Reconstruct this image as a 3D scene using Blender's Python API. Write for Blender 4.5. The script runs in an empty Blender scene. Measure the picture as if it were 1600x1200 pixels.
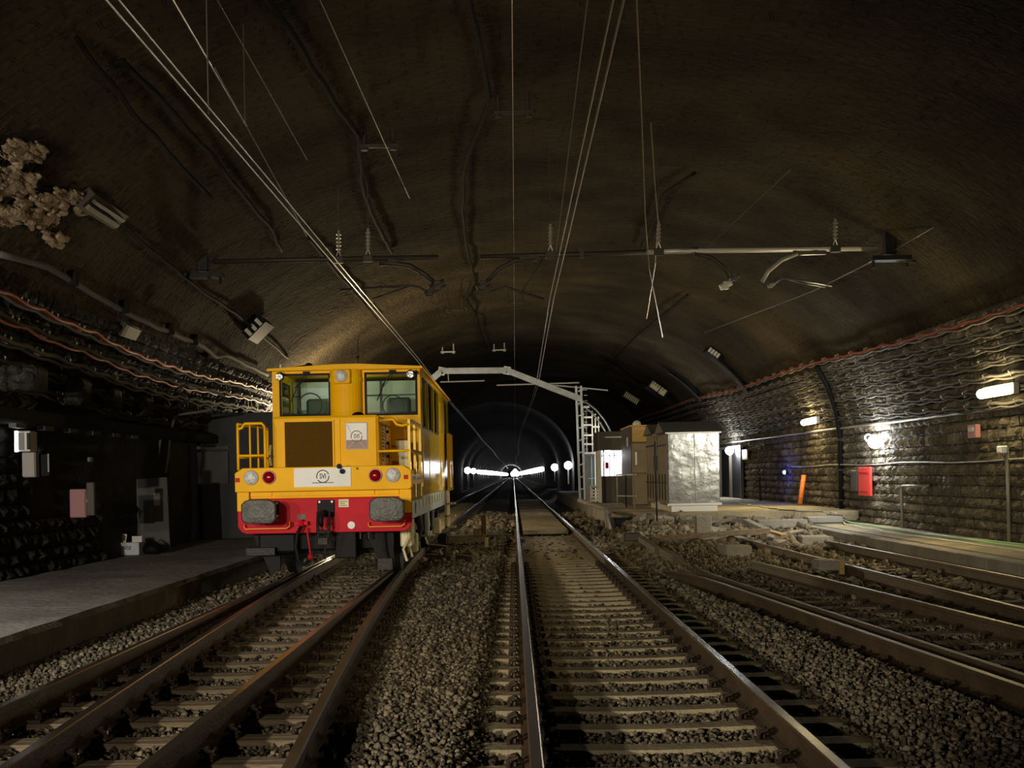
import bpy, math, random
import numpy as np
from mathutils import Vector, Matrix, noise
R = math.radians
random.seed(7); rng = np.random.default_rng(7)
C = bpy.context.scene.collection
S = bpy.context.scene
# ---------------------------------------------------------------- camera
F = 1920.0; CH = 1.46; ROLL = R(1.1)
cam = bpy.data.cameras.new('camera'); camo = bpy.data.objects.new('camera', cam); C.objects.link(camo)
cam.sensor_width = 36; cam.lens = 36*F/1600; cam.shift_x = -2/1600; cam.shift_y = 142/1600
cam.clip_start = .1; cam.clip_end = 2000
camo.matrix_world = Matrix.Translation((0, 0, CH)) @ Matrix.Rotation(R(90), 4, 'X') @ Matrix.Rotation(-ROLL, 4, 'Z')
S.camera = camo
# ---------------------------------------------------------------- world, exposure
w = bpy.data.worlds.new('world'); S.world = w; w.use_nodes = True
w.node_tree.nodes['Background'].inputs[0].default_value = (.9, .75, .5, 1)
w.node_tree.nodes['Background'].inputs[1].default_value = .0006
S.view_settings.view_transform = 'Standard'; S.view_settings.look = 'None'
S.view_settings.gamma = 1; S.view_settings.use_curve_mapping = False; S.view_settings.exposure = 1.35
S.cycles.max_bounces = 5; S.cycles.sample_clamp_indirect = 3; S.cycles.use_denoising = True
def light(name, kind, loc, power, col, size=.2, target=None, spot=None, blend=.6, sy=None):
    l = bpy.data.lights.new(name, kind); l.energy = power; l.color = col
    if kind == 'AREA':
        l.size = size
        if sy: l.shape = 'RECTANGLE'; l.size_y = sy
    else: l.shadow_soft_size = size
    if kind == 'SPOT': l.spot_size = R(spot or 90); l.spot_blend = blend
    o = bpy.data.objects.new(name, l); C.objects.link(o); o.location = loc
    if target is not None:
        o.rotation_euler = (Vector(target)-Vector(loc)).to_track_quat('-Z', 'Y').to_euler()
    return o
WARM = (1, .80, .50); NEUT = (1, .88, .67); COOL = (.86, .93, 1)
# left floodlights, and unseen fill spots added to brighten single parts
light('floodlight_low', 'SPOT', (-6.1, -2.2, 2.25), 1500, NEUT, .08, (-1.4, 15, -.4), 62, .7)
light('fill_right_side', 'SPOT', (-3.9, -2.2, 2.6), 420, NEUT, .08, (3.2, 20, .9), 54, .9)  # weaker fill added for the right side, softens the rail shadows
light('fill_loco_side', 'SPOT', (7.6, 23, 3.2), 420, (1, .92, .75), .12, (-1.4, 23.5, 1.9), 34, .8)  # added spot that lifts the locomotive's right flank
light('fill_vault', 'SPOT', (-.6, 4.0, 1.1), 250, (1, .77, .44), .10, (-.2, 40, 6.2), 54, 1.0)  # up light added to brighten the ceiling, no fixture stands here
light('fill_loco_front', 'SPOT', (-4.6, -1.5, 2.9), 1250, (1, .93, .8), .10, (-2.9, 18, 1.9), 15, .35)  # narrow extra spot added to brighten the locomotive front
light('floodlight_left_platform', 'SPOT', (-6.75, 7.8, 2.1), 260, (1, .95, .88), .1, (-5.8, 16.0, .1), 110, 1.0)
light('fill_right_island', 'SPOT', (7.2, 24.5, 3.3), 330, (1, .93, .76), .15, (5.0, 31, .2), 110, 1.0)  # added fill that brightens the rubble and cabinets
# ---------------------------------------------------------------- geometry of the picture
CX, AX, ZC, BZ = .8, 7.9, 2.34, 4.9            # vault: centre, half width, spring line, rise
cr, sr = math.cos(ROLL), math.sin(ROLL)
def ray(px, py):
    u, v = px-802, 742-py
    return (u*cr+v*sr, -u*sr+v*cr)
def at(px, py, Y):
    u, v = ray(px, py); return Vector((u*Y/F, Y, CH+v*Y/F))
def atz(px, py, z):
    u, v = ray(px, py); return at(px, py, F*(z-CH)/v)
def atx(px, py, x):
    u, v = ray(px, py); return at(px, py, F*x/u)
def atv(px, py, inset=0.0):                     # where that sight line meets the vault
    u, v = ray(px, py); lo, hi = .5, 400
    for _ in range(50):
        m = (lo+hi)/2; x = u*m/F; z = CH+v*m/F
        if ((x-CX)/(AX-inset))**2+((z-ZC)/(BZ-inset))**2 < 1 or z < ZC and abs(x-CX) < AX-inset: lo = m
        else: hi = m
    return at(px, py, lo)
def vp(t, Y, inset=0.0):
    return Vector((CX+(AX-inset)*math.cos(t), Y, ZC+(BZ-inset)*math.sin(t)))
# ---------------------------------------------------------------- materials
MATS = {}
def mat(name, col, rough=.6, metal=0.0, var=0.0, vscale=4.0, bump=0.0, bscale=20.0, emit=None, estr=0.0, stretch=None, island=0.0, col2=None, spec=None, brick=None):
    m = bpy.data.materials.new(name); m.use_nodes = True; nt = m.node_tree; b = nt.nodes['Principled BSDF']
    b.inputs['Roughness'].default_value = rough; b.inputs['Metallic'].default_value = metal
    if spec is not None: b.inputs['Specular IOR Level'].default_value = spec
    tc = nt.nodes.new('ShaderNodeTexCoord'); mp = nt.nodes.new('ShaderNodeMapping')
    nt.links.new(tc.outputs['Object'], mp.inputs['Vector'])
    if stretch: mp.inputs['Scale'].default_value = stretch
    c4 = (*col, 1); c2 = (*(col2 or tuple(c*.45 for c in col)), 1)
    out = None
    if var > 0 or col2:
        n = nt.nodes.new('ShaderNodeTexNoise'); n.inputs['Scale'].default_value = vscale; n.inputs['Detail'].default_value = 6
        nt.links.new(mp.outputs[0], n.inputs['Vector'])
        r = nt.nodes.new('ShaderNodeValToRGB'); r.color_ramp.elements[0].position = .35; r.color_ramp.elements[1].position = .65
        r.color_ramp.elements[0].color = c2 if col2 else tuple(c4[i]*(1-var)+c2[i]*var for i in range(3))+(1,)
        r.color_ramp.elements[1].color = c4
        nt.links.new(n.outputs['Fac'], r.inputs[0]); out = r.outputs[0]
    else:
        rgb = nt.nodes.new('ShaderNodeRGB'); rgb.outputs[0].default_value = c4; out = rgb.outputs[0]
    if island > 0:
        g = nt.nodes.new('ShaderNodeNewGeometry'); mr = nt.nodes.new('ShaderNodeMapRange')
        mr.inputs['To Min'].default_value = 1-island; mr.inputs['To Max'].default_value = 1+island
        nt.links.new(g.outputs['Random Per Island'], mr.inputs['Value'])
        mx = nt.nodes.new('ShaderNodeVectorMath'); mx.operation = 'SCALE'
        nt.links.new(out, mx.inputs[0]); nt.links.new(mr.outputs[0], mx.inputs['Scale']); out = mx.outputs[0]
    nt.links.new(out, b.inputs['Base Color'])
    if bump > 0:
        n2 = nt.nodes.new('ShaderNodeTexNoise'); n2.inputs['Scale'].default_value = bscale; n2.inputs['Detail'].default_value = 8
        nt.links.new(mp.outputs[0], n2.inputs['Vector'])
        bp = nt.nodes.new('ShaderNodeBump'); bp.inputs['Strength'].default_value = bump; bp.inputs['Distance'].default_value = .12 if brick else .05
        h = n2.outputs['Fac']
        if brick:
            uv = nt.nodes.new('ShaderNodeUVMap'); bk = nt.nodes.new('ShaderNodeTexBrick')
            wob = nt.nodes.new('ShaderNodeTexNoise'); wob.inputs['Scale'].default_value = 2.5; wob.inputs['Detail'].default_value = 4
            nt.links.new(uv.outputs[0], wob.inputs['Vector'])
            ad = nt.nodes.new('ShaderNodeVectorMath'); ad.operation = 'MULTIPLY_ADD'; ad.inputs[1].default_value = (.22, .22, 0)
            nt.links.new(wob.outputs['Color'], ad.inputs[0]); nt.links.new(uv.outputs[0], ad.inputs[2]); nt.links.new(ad.outputs[0], bk.inputs['Vector'])
            bk.inputs['Scale'].default_value = 1; bk.inputs['Brick Width'].default_value = brick[0]; bk.inputs['Row Height'].default_value = brick[1]
            bk.inputs['Mortar Size'].default_value = .018; bk.inputs['Mortar Smooth'].default_value = .6
            ma = nt.nodes.new('ShaderNodeMath'); ma.operation = 'MULTIPLY_ADD'; ma.inputs[1].default_value = -brick[2]
            nt.links.new(bk.outputs['Fac'], ma.inputs[0]); nt.links.new(n2.outputs['Fac'], ma.inputs[2]); h = ma.outputs[0]
        nt.links.new(h, bp.inputs['Height']); nt.links.new(bp.outputs[0], b.inputs['Normal'])
    if emit:
        b.inputs['Emission Color'].default_value = (*emit, 1); b.inputs['Emission Strength'].default_value = estr
    MATS[name] = m; return m
mat('vault', (.085, .066, .040), .95, 0, .5, .5, 1.0, 7, brick=(.42, .17, .9), spec=.06, col2=(.042, .033, .021))
mat('wallrock', (.05, .045, .038), .9, 0, .5, 3, .8, 12)
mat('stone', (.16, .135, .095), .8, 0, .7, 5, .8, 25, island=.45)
mat('dark_stone', (.04, .037, .033), .75, 0, .7, 4, .9, 22, island=.4)  # darker stone tone for the left wall and corbels
mat('bare_rock', (.52, .39, .25), .85, 0, .5, 6, .9, 20, island=.3)
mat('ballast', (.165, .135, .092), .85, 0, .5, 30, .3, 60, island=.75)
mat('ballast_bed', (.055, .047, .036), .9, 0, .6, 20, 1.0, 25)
mat('rubble', (.21, .17, .105), .85, 0, .6, 8, .6, 25, island=.5)
mat('concrete', (.30, .275, .23), .85, 0, .6, 1.3, .5, 14)
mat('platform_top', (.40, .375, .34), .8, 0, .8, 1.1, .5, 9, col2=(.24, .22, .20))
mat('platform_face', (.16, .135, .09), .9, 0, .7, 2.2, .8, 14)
mat('yard_top', (.36, .30, .18), .85, 0, .8, 1.5, .6, 9, col2=(.2, .17, .11))
mat('sleeper_concrete', (.36, .30, .19), .8, 0, .6, 3, .35, 30)
mat('sleeper_wood', (.27, .205, .135), .85, 0, .7, 3, .8, 8, stretch=(.6, 9, 9))
mat('rail_rust', (.125, .084, .052), .55, .25, .6, 2.5, .25, 40)
mat('rail_head', (.42, .37, .31), .26, .9, .3, 1.5)
mat('rail_head_rusty', (.17, .125, .08), .5, .4, .5, 2)
mat('clip', (.07, .05, .035), .6, .5)
mat('dark_steel', (.024, .022, .02), .55, .6, .5, 6, .2, 30)
mat('black', (.008, .008, .009), .6, 0, .3, 6, spec=.15)
mat('vault_cable', (.016, .013, .010), .8, 0, .3, 4, spec=.1)
mat('lamp_rim', (1, 1, 1), .5, emit=(.9, .95, 1), estr=3)
mat('near_black', (.012, .011, .011), .9, 0, .4, 3, .5, 10)  # near-black base colour for bore, end wall and underframe
mat('hoarding', (.03, .032, .036), .6, 0, .4, 1)
mat('yellow', (.90, .47, .003), .5, 0, .22, 2.2, .03, 9, spec=.12)
mat('yellow_side', (.85, .55, .006), .10, 0, .2, 2, .012, 5, spec=.25)
mat('orange', (.85, .24, .02), .45)
mat('red', (.52, .008, .02), .5, 0, .35, 2.5, .05, 10, spec=.10)
mat('buffer', (.085, .085, .075), .5, .4, .7, 9, .3, 25)
mat('grille', (.035, .018, .005), .8, 0, spec=.05)
mat('white', (.75, .74, .70), .5, 0, .2, 3)
mat('grey_paint', (.34, .36, .33), .5, 0, .5, 3)
mat('cream', (.72, .64, .36), .5, 0, .4, 4)
mat('plate_grey', (.36, .33, .30), .5)
mat('poster_brown', (.30, .20, .17), .6)
mat('ink', (.10, .10, .10), .6)
mat('interior', (.46, .50, .42), .6, 0, .3, 3)
mat('interior_dark', (.04, .06, .05), .6)
mat('galv', (.27, .28, .27), .33, .85, .3, 3, .08, 4)
mat('galv_paint', (.32, .34, .33), .4, .5, .3, 4)
mat('aluminium', (.52, .54, .55), .24, .92, .2, 2, .9, 1.2)
mat('pale_metal', (.62, .60, .54), .4, .3)
mat('roof_grey', (.10, .095, .09), .6, .2)
mat('brown_panel', (.19, .155, .11), .55, .1, .4, 3)
mat('dark_panel', (.075, .06, .045), .5, .1, .4, 2)
mat('plywood', (.42, .27, .09), .6, 0, .5, 2, stretch=(1, 1, 6))
mat('wire', (.46, .40, .34), .35, .9)
mat('wire_dark', (.13, .11, .085), .5, .6)
mat('cable_black', (.07, .062, .052), .85, 0, .4, 3)
mat('cable_grey', (.15, .14, .125), .85, 0, .4, 3)
mat('cable_red', (.42, .10, .05), .5, 0, .3, 4)
mat('cable_green', (.25, .50, .22), .5)
mat('cable_white', (.6, .6, .5), .5)
mat('insulator', (.30, .27, .22), .25)
mat('iron', (.05, .042, .032), .6, .4)
mat('conduit', (.30, .29, .26), .5, .3)
mat('red_sheet', (.85, .04, .03), .5, emit=None)
mat('pink', (.45, .20, .22), .6)
mat('orange_plastic', (.80, .24, .05), .5)
mat('slab_grey', (.085, .085, .088), .6, 0, .2, 2)
mat('paper', (.60, .66, .72), .6, 0, .2, 9)
mat('lamp_warm', (1, .9, .6), .5, emit=(1, .80, .38), estr=14)
mat('lamp_white', (1, 1, 1), .5, emit=(.93, .97, 1), estr=40)
mat('lamp_far', (1, 1, 1), .5, emit=(.96, .97, 1), estr=5)
mat('lens_white', (.80, .80, .78), .15, 0, .7, 18, .5, 30)
mat('grille_wire', (.13, .065, .006), .8, 0, spec=.05)
mat('lamp_blue', (.1, .1, 1), .5, emit=(.05, .12, 1), estr=14)
mat('booth_wall_glow', (1, 1, 1), .5, emit=(.95, .96, 1), estr=.9)  # wall colour glows by itself, standing in for a lit back wall
mat('chrome', (.8, .8, .8), .12, 1, 0, 1, .5, 30)
mat('tail_red', (.22, .002, .006), .12, spec=.4)
def glass(name, tint, fac):
    m = bpy.data.materials.new(name); m.use_nodes = True; nt = m.node_tree; nt.nodes.clear()
    o = nt.nodes.new('ShaderNodeOutputMaterial'); t = nt.nodes.new('ShaderNodeBsdfTransparent'); g = nt.nodes.new('ShaderNodeBsdfGlossy'); x = nt.nodes.new('ShaderNodeMixShader')
    t.inputs[0].default_value = (*tint, 1); g.inputs[0].default_value = (.9, .95, .95, 1); g.inputs['Roughness'].default_value = .03; x.inputs[0].default_value = fac
    nt.links.new(t.outputs[0], x.inputs[1]); nt.links.new(g.outputs[0], x.inputs[2]); nt.links.new(x.outputs[0], o.inputs[0]); MATS[name] = m
glass('glass', (.88, .93, .88), .10); glass('glass_dark', (.25, .3, .25), .12); glass('lens', (.9, .9, .9), .25)
# ---------------------------------------------------------------- builders
ORG = {}
class MB:
    def __init__(s): s.v = []; s.f = []; s.m = []; s.uv = None
    def add(s, vs, fs, mi=0):
        n = len(s.v); s.v += [tuple(p) for p in vs]; s.f += [tuple(i+n for i in f) for f in fs]; s.m += [mi]*len(fs); return s
    def box(s, x0, x1, y0, y1, z0, z1, mi=0, ch=0.0):
        if ch <= 0:
            return s.add([(x, y, z) for x in (x0, x1) for y in (y0, y1) for z in (z0, z1)],
                         [(0, 1, 3, 2), (4, 6, 7, 5), (0, 4, 5, 1), (2, 3, 7, 6), (0, 2, 6, 4), (1, 5, 7, 3)], mi)
        X, Y, Z = (x0, x1), (y0, y1), (z0, z1); vs = []; idx = {}
        for i in (0, 1):
            for j in (0, 1):
                for k in (0, 1):
                    sx, sy, sz = 1-2*i, 1-2*j, 1-2*k
                    for a in range(3):
                        p = [X[i]+sx*ch, Y[j]+sy*ch, Z[k]+sz*ch]; p[a] = (X[i], Y[j], Z[k])[a]
                        idx[i, j, k, a] = len(vs); vs.append(tuple(p))
        fs = []
        for a in range(3):
            b, c = (a+1) % 3, (a+2) % 3
            for s_ in (0, 1):
                q = []
                for (p, r) in ((0, 0), (1, 0), (1, 1), (0, 1)):
                    t = [0, 0, 0]; t[a] = s_; t[b] = p; t[c] = r; q.append(idx[t[0], t[1], t[2], a])
                fs.append(tuple(q if s_ else q[::-1]))
            for p in (0, 1):
                for r in (0, 1):
                    t0 = [0, 0, 0]; t0[b] = p; t0[c] = r; t1 = list(t0); t1[a] = 1
                    q = [idx[tuple(t0)+(b,)], idx[tuple(t1)+(b,)], idx[tuple(t1)+(c,)], idx[tuple(t0)+(c,)]]
                    fs.append(tuple(q))
        for i in (0, 1):
            for j in (0, 1):
                for k in (0, 1): fs.append((idx[i, j, k, 0], idx[i, j, k, 1], idx[i, j, k, 2]))
        return s.add(vs, fs, mi)
    def beam(s, a, b, w, h, mi=0, up=(0, 0, 1)):          # a rectangular bar between two points
        a, b = Vector(a), Vector(b); d = (b-a).normalized(); u = Vector(up)
        if abs(d.dot(u)) > .95: u = Vector((0, 1, 0))
        r = d.cross(u).normalized()*(w/2); t = r.cross(d).normalized()*(h/2)
        return s.add([a-r-t, a+r-t, a+r+t, a-r+t, b-r-t, b+r-t, b+r+t, b-r+t],
                     [(0, 3, 2, 1), (4, 5, 6, 7), (0, 1, 5, 4), (1, 2, 6, 5), (2, 3, 7, 6), (3, 0, 4, 7)], mi)
    def tube(s, pts, r, n=8, mi=0, cap=True):
        pts = [Vector(p) for p in pts]; N = len(pts); rs = r if isinstance(r, (list, tuple)) else [r]*N
        vs = []; pr = None
        for i, p in enumerate(pts):
            d = (pts[min(i+1, N-1)]-pts[max(i-1, 0)])
            d = d.normalized() if d.length > 1e-9 else Vector((0, 0, 1))
            if pr is None:
                q = Vector((0, 0, 1)) if abs(d.z) < .9 else Vector((0, 1, 0)); pr = d.cross(q).normalized()
            else:
                pr = (pr-d*pr.dot(d)); pr = pr.normalized() if pr.length > 1e-6 else d.orthogonal().normalized()
            u = d.cross(pr)
            for k in range(n):
                a = 2*math.pi*k/n; vs.append(p+(pr*math.cos(a)+u*math.sin(a))*rs[i])
        fs = [(i*n+k, i*n+(k+1) % n, (i+1)*n+(k+1) % n, (i+1)*n+k) for i in range(N-1) for k in range(n)]
        if cap: fs += [tuple(range(n))[::-1], tuple((N-1)*n+k for k in range(n))]
        return s.add(vs, fs, mi)
    def cyl(s, a, b, r, n=16, mi=0, r2=None): return s.tube([a, b], [r, r if r2 is None else r2], n, mi)
    def prism(s, poly, axis, d0, d1, mi=0):              # polygon in the two other axes, extruded along axis
        n = len(poly); vs = []
        for d in (d0, d1):
            for (p, q) in poly: vs.append({'x': (d, p, q), 'y': (p, d, q), 'z': (p, q, d)}[axis])
        return s.add(vs, [tuple(range(n))[::-1], tuple(range(n, 2*n))]+[(i, (i+1) % n, n+(i+1) % n, n+i) for i in range(n)], mi)
    def ball(s, c, r, n=12, m=8, mi=0, sc=(1, 1, 1)):
        vs = [(c[0], c[1], c[2]+r*sc[2])]
        for j in range(1, m):
            a = math.pi*j/m
            for k in range(n):
                b = 2*math.pi*k/n; vs.append((c[0]+r*sc[0]*math.sin(a)*math.cos(b), c[1]+r*sc[1]*math.sin(a)*math.sin(b), c[2]+r*sc[2]*math.cos(a)))
        vs.append((c[0], c[1], c[2]-r*sc[2])); L = len(vs)-1
        fs = [(0, 1+k, 1+(k+1) % n) for k in range(n)]
        for j in range(m-2): fs += [(1+j*n+k, 1+(j+1)*n+k, 1+(j+1)*n+(k+1) % n, 1+j*n+(k+1) % n) for k in range(n)]
        fs += [(L, 1+(m-2)*n+(k+1) % n, 1+(m-2)*n+k) for k in range(n)]
        return s.add(vs, fs, mi)
    def torus(s, c, r, rr, axis='y', n=24, m=6, mi=0):
        pts = []
        for k in range(n+1):
            a = 2*math.pi*k/n; u, v = r*math.cos(a), r*math.sin(a)
            pts.append({'y': (c[0]+u, c[1], c[2]+v), 'x': (c[0], c[1]+u, c[2]+v), 'z': (c[0]+u, c[1]+v, c[2])}[axis])
        return s.tube(pts, rr, m, mi, cap=False)
    def rock(s, c, r, sc=(1, 1, 1), mi=0):
        ph = (1+5**.5)/2; base = [(-1, ph, 0), (1, ph, 0), (-1, -ph, 0), (1, -ph, 0), (0, -1, ph), (0, 1, ph), (0, -1, -ph), (0, 1, -ph), (ph, 0, -1), (ph, 0, 1), (-ph, 0, -1), (-ph, 0, 1)]
        M = Matrix.Rotation(random.uniform(0, 6.28), 3, Vector((random.random()-.5, random.random()-.5, random.random()-.5)))
        vs = []
        for b in base:
            v = M @ Vector(b).normalized()*random.uniform(.75, 1.15)
            vs.append((c[0]+v.x*r*sc[0], c[1]+v.y*r*sc[1], c[2]+v.z*r*sc[2]))
        return s.add(vs, ICO, mi)
    def build(s, name, mats, parent=None, label=None, cat=None, group=None, kind=None, smooth=False, bevel=0, org=None, anchor=None):
        if isinstance(mats, str): mats = [mats]
        v = np.array(s.v, dtype=float)
        if anchor is not None: o0 = Vector(anchor)
        elif parent is not None: o0 = ORG[parent.name]
        else: mn = v.min(0); mx = v.max(0); o0 = Vector(((mn[0]+mx[0])/2, (mn[1]+mx[1])/2, mn[2]))
        me = bpy.data.meshes.new(name); me.from_pydata((v-np.array(o0)).tolist(), [], s.f)
        for k in mats: me.materials.append(MATS[k])
        me.polygons.foreach_set('material_index', s.m)
        if smooth: me.polygons.foreach_set('use_smooth', [True]*len(me.polygons))
        if s.uv is not None:
            l = me.uv_layers.new(name='UVMap'); li = np.empty(len(me.loops), dtype=np.int32); me.loops.foreach_get('vertex_index', li)
            l.data.foreach_set('uv', np.array(s.uv)[li].ravel())
        me.update()
        o = bpy.data.objects.new(name, me); C.objects.link(o); ORG[o.name] = o0.copy()
        if parent is not None: o.parent = parent; o.location = o0-ORG[parent.name]
        else: o.location = o0
        if bevel:
            b = o.modifiers.new('bevel', 'BEVEL'); b.width = bevel; b.segments = 2; b.limit_method = 'ANGLE'
        if smooth == 'auto': pass
        props(o, label, cat, group, kind); return o
def props(o, label=None, cat=None, group=None, kind=None):
    if label: o['label'] = label
    if cat: o['category'] = cat
    if group: o['group'] = group
    if kind: o['kind'] = kind
ICO = [(0, 11, 5), (0, 5, 1), (0, 1, 7), (0, 7, 10), (0, 10, 11), (1, 5, 9), (5, 11, 4), (11, 10, 2), (10, 7, 6), (7, 1, 8), (3, 9, 4), (3, 4, 2), (3, 2, 6), (3, 6, 8), (3, 8, 9), (4, 9, 5), (2, 4, 11), (6, 2, 10), (8, 6, 7), (9, 8, 1)]
def thing(name, label, cat, loc, group=None):
    o = bpy.data.objects.new(name, None); C.objects.link(o); o.location = loc; o.empty_display_size = .2
    ORG[o.name] = Vector(loc); props(o, label, cat, group); return o
def part(name, data, parent, M, label=None):           # an object sharing mesh data, placed by a world matrix
    o = bpy.data.objects.new(name, data); C.objects.link(o); o.parent = parent
    o.matrix_local = Matrix.Translation(-ORG[parent.name]) @ M; ORG[o.name] = Vector(M.translation)
    if label: o['label'] = label
    return o
def text(name, body, size, M, mname, parent, depth=.002):
    cu = bpy.data.curves.new(name, 'FONT'); cu.body = body; cu.size = size; cu.align_x = 'CENTER'; cu.align_y = 'CENTER'; cu.extrude = depth; cu.offset = size*.018; cu.resolution_u = 4
    t = bpy.data.objects.new('tmp', cu); C.objects.link(t); bpy.context.view_layer.update()
    me = bpy.data.meshes.new_from_object(t.evaluated_get(bpy.context.evaluated_depsgraph_get())); bpy.data.objects.remove(t)
    me.materials.clear(); me.materials.append(MATS[mname]); return part(name, me, parent, M)
FRONT = Matrix.Rotation(R(90), 4, 'X')                  # text facing the camera (towards -Y)
def wob(pts, n, amp, seed=0, ax=(1, 0, 1)):             # resample a polyline with a slight wander
    pts = [Vector(p) for p in pts]; out = []
    L = [0]
    for i in range(1, len(pts)): L.append(L[-1]+(pts[i]-pts[i-1]).length)
    for k in range(n+1):
        d = L[-1]*k/n; i = max(j for j in range(len(pts)) if L[j] <= d+1e-9); i = min(i, len(pts)-2)
        f = (d-L[i])/max(1e-9, L[i+1]-L[i]); p = pts[i].lerp(pts[i+1], min(1, f))
        q = noise.noise_vector(Vector((d*1.1, seed*7.3, 0)))
        out.append(p+Vector((q.x*ax[0], q.y*ax[1], q.z*ax[2]))*amp)
    return out
# ================================================================ SETTING
YE = 76.0                                               # where the station cavern ends
def surf(fn, us, vs, uvf=None):
    m = MB(); nu, nv = len(us), len(vs); m.v = [tuple(fn(u, v)) for u in us for v in vs]
    m.f = [(i*nv+j, i*nv+j+1, (i+1)*nv+j+1, (i+1)*nv+j) for i in range(nu-1) for j in range(nv-1)]; m.m = [0]*len(m.f)
    if uvf: m.uv = [uvf(u, v) for u in us for v in vs]
    return m
t0 = R(21)
def vault_fn(y, t):
    p = vp(t, y); n = noise.noise(Vector((p.x*.45, p.y*.3, p.z*.45)))*.10+noise.noise(p*1.7)*.035+noise.noise(p*5)*.02
    rib = .10*math.exp(-((y-33.5)/.8)**2)+.10*math.exp(-((y-42)/.8)**2)
    d = Vector((math.cos(t), 0, math.sin(t))); return p-d*(n+rib+.0)+d*.06
ys = list(np.linspace(-8, 30, 230))+list(np.linspace(30.3, YE, 120)); ts = list(np.linspace(t0, math.pi-t0, 110))
ce = surf(vault_fn, ys, ts, lambda y, t: (t*6.3, y)).build('ceiling', 'vault', kind='structure', smooth=True)
def wr_fn(y, s):                                        # right wall: straight up, then leaning in with the vault
    p = Vector((8.78, y, s*ZC)) if s <= 1 else vp((s-1)*t0, y, -.08)
    return p+Vector((noise.noise(p*1.5)*.04, 0, 0))
WR = surf(wr_fn, np.linspace(-8, YE, 120), [-.2, 0, .25, .5, .75, 1, 1.25, 1.5, 1.75, 2.02]).build('wall_right', 'wallrock', kind='structure')
def wl_fn(y, s):
    p = Vector((-7.18, y, s*ZC)) if s <= 1 else vp(math.pi-(s-1)*t0, y, -.08)
    return p+Vector((noise.noise(p*1.5)*.04, 0, 0))
WL = surf(wl_fn, np.linspace(-8, YE, 120), [-.2, 0, .25, .5, .75, 1, 1.25, 1.5, 1.75, 2.02]).build('wall_left', 'wallrock', kind='structure')
# end wall with the round-headed mouth of the running tunnel
BX, BA, BZC, BB = -.92, 4.7, 2.0, 4.0
def bore(t): return (BX+BA*math.cos(t), BZC+BB*math.sin(t))
def endw(k, s):
    a = math.pi*k; ix, iz = bore(a); ox, oz = CX+(AX+.3)*math.cos(a), ZC+(BZ+.3)*math.sin(a)
    return Vector((ix+(ox-ix)*s, YE, iz+(oz-iz)*s))
m = surf(endw, np.linspace(0, 1, 40), [0, 1]); m.box(-8, BX-BA, YE-.02, YE+.1, -.5, 2.4); m.box(BX+BA, 9.2, YE-.02, YE+.1, -.5, 2.4)
m.build('wall_end', 'near_black', kind='structure')
def bore_fn(y, k):
    if k < 0: return Vector((BX-BA, y, BZC+k*BZC*1.3))
    if k > 1: return Vector((BX+BA, y, BZC-(k-1)*BZC*1.3))
    x, z = bore(math.pi*(1-k)); return Vector((x, y, z))
surf(bore_fn, np.geomspace(YE, 1500, 70), [-1, 0]+list(np.linspace(.03, .97, 28))+[1, 2]).build('wall_tunnel', 'near_black', kind='structure', smooth=True)
# ---------------------------------------------------------------- ballast
def sm(a, b, x): t = np.clip((x-a)/(b-a), 0, 1); return t*t*(3-2*t)
def tu(Y): return np.where(Y < 30, (30-Y)**2/745., 0.)   # how far the turnout has swung out
def rc(Y): return 2.61+.084*(16.9-Y)                    # left rail of the curved siding
def gh(x, Y):
    x = np.asarray(x, float); Y = np.asarray(Y, float)
    r4 = -1.93+tu(Y)
    h = np.full(np.broadcast(x, Y).shape, -.222)
    h = h+.10*(sm(0, .35, x-(r4+.09))*(1-sm(-.40, -.12, x)))
    h = h+.14*(sm(1.95, 2.4, x)*(1-sm(-.40, -.1, x-rc(Y))))
    h = h+.03*(1-sm(-3.9, -3.6, x))
    nearD = sm(5.35, 5.5, x)*(1-sm(6.3, 6.5, x)); h = h-.02*nearD+.05*sm(6.6, 6.75, x)
    h = h+.03*sm(4.5, 4.7, x)*(1-sm(4.9, 5.0, x))
    h = h+(.36*sm(25.8, 31.5, Y)*sm(2.3, 3.1, x))*(1-sm(6.9, 7.1, x)*0)
    h = h+(.10*sm(17, 24, Y)*sm(2.2, 2.8, x)*(1-sm(4.4, 5, x)))
    intr = sm(.2, .35, x)*(1-sm(1.7, 1.9, x)); h = h-.045*intr*sm(13, 18, Y)
    return h
xs = np.concatenate([np.linspace(-7.2, -4.5, 4), np.linspace(-4.4, 2.8, 90), np.linspace(3, 8.8, 40)])
yy = np.concatenate([np.linspace(-3, 5, 5), np.linspace(5.3, 34, 110), np.linspace(35, 80, 30), np.geomspace(90, 1500, 14)])
X, Yg = np.meshgrid(xs, yy); H = gh(X, Yg)-.025
m = MB(); m.v = list(zip(X.ravel().tolist(), Yg.ravel().tolist(), H.ravel().tolist())); nx = len(xs)
m.f = [(j*nx+i, j*nx+i+1, (j+1)*nx+i+1, (j+1)*nx+i) for j in range(len(yy)-1) for i in range(nx-1)]; m.m = [0]*len(m.f)
m.build('floor', 'ballast_bed', kind='structure', smooth=True)
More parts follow.
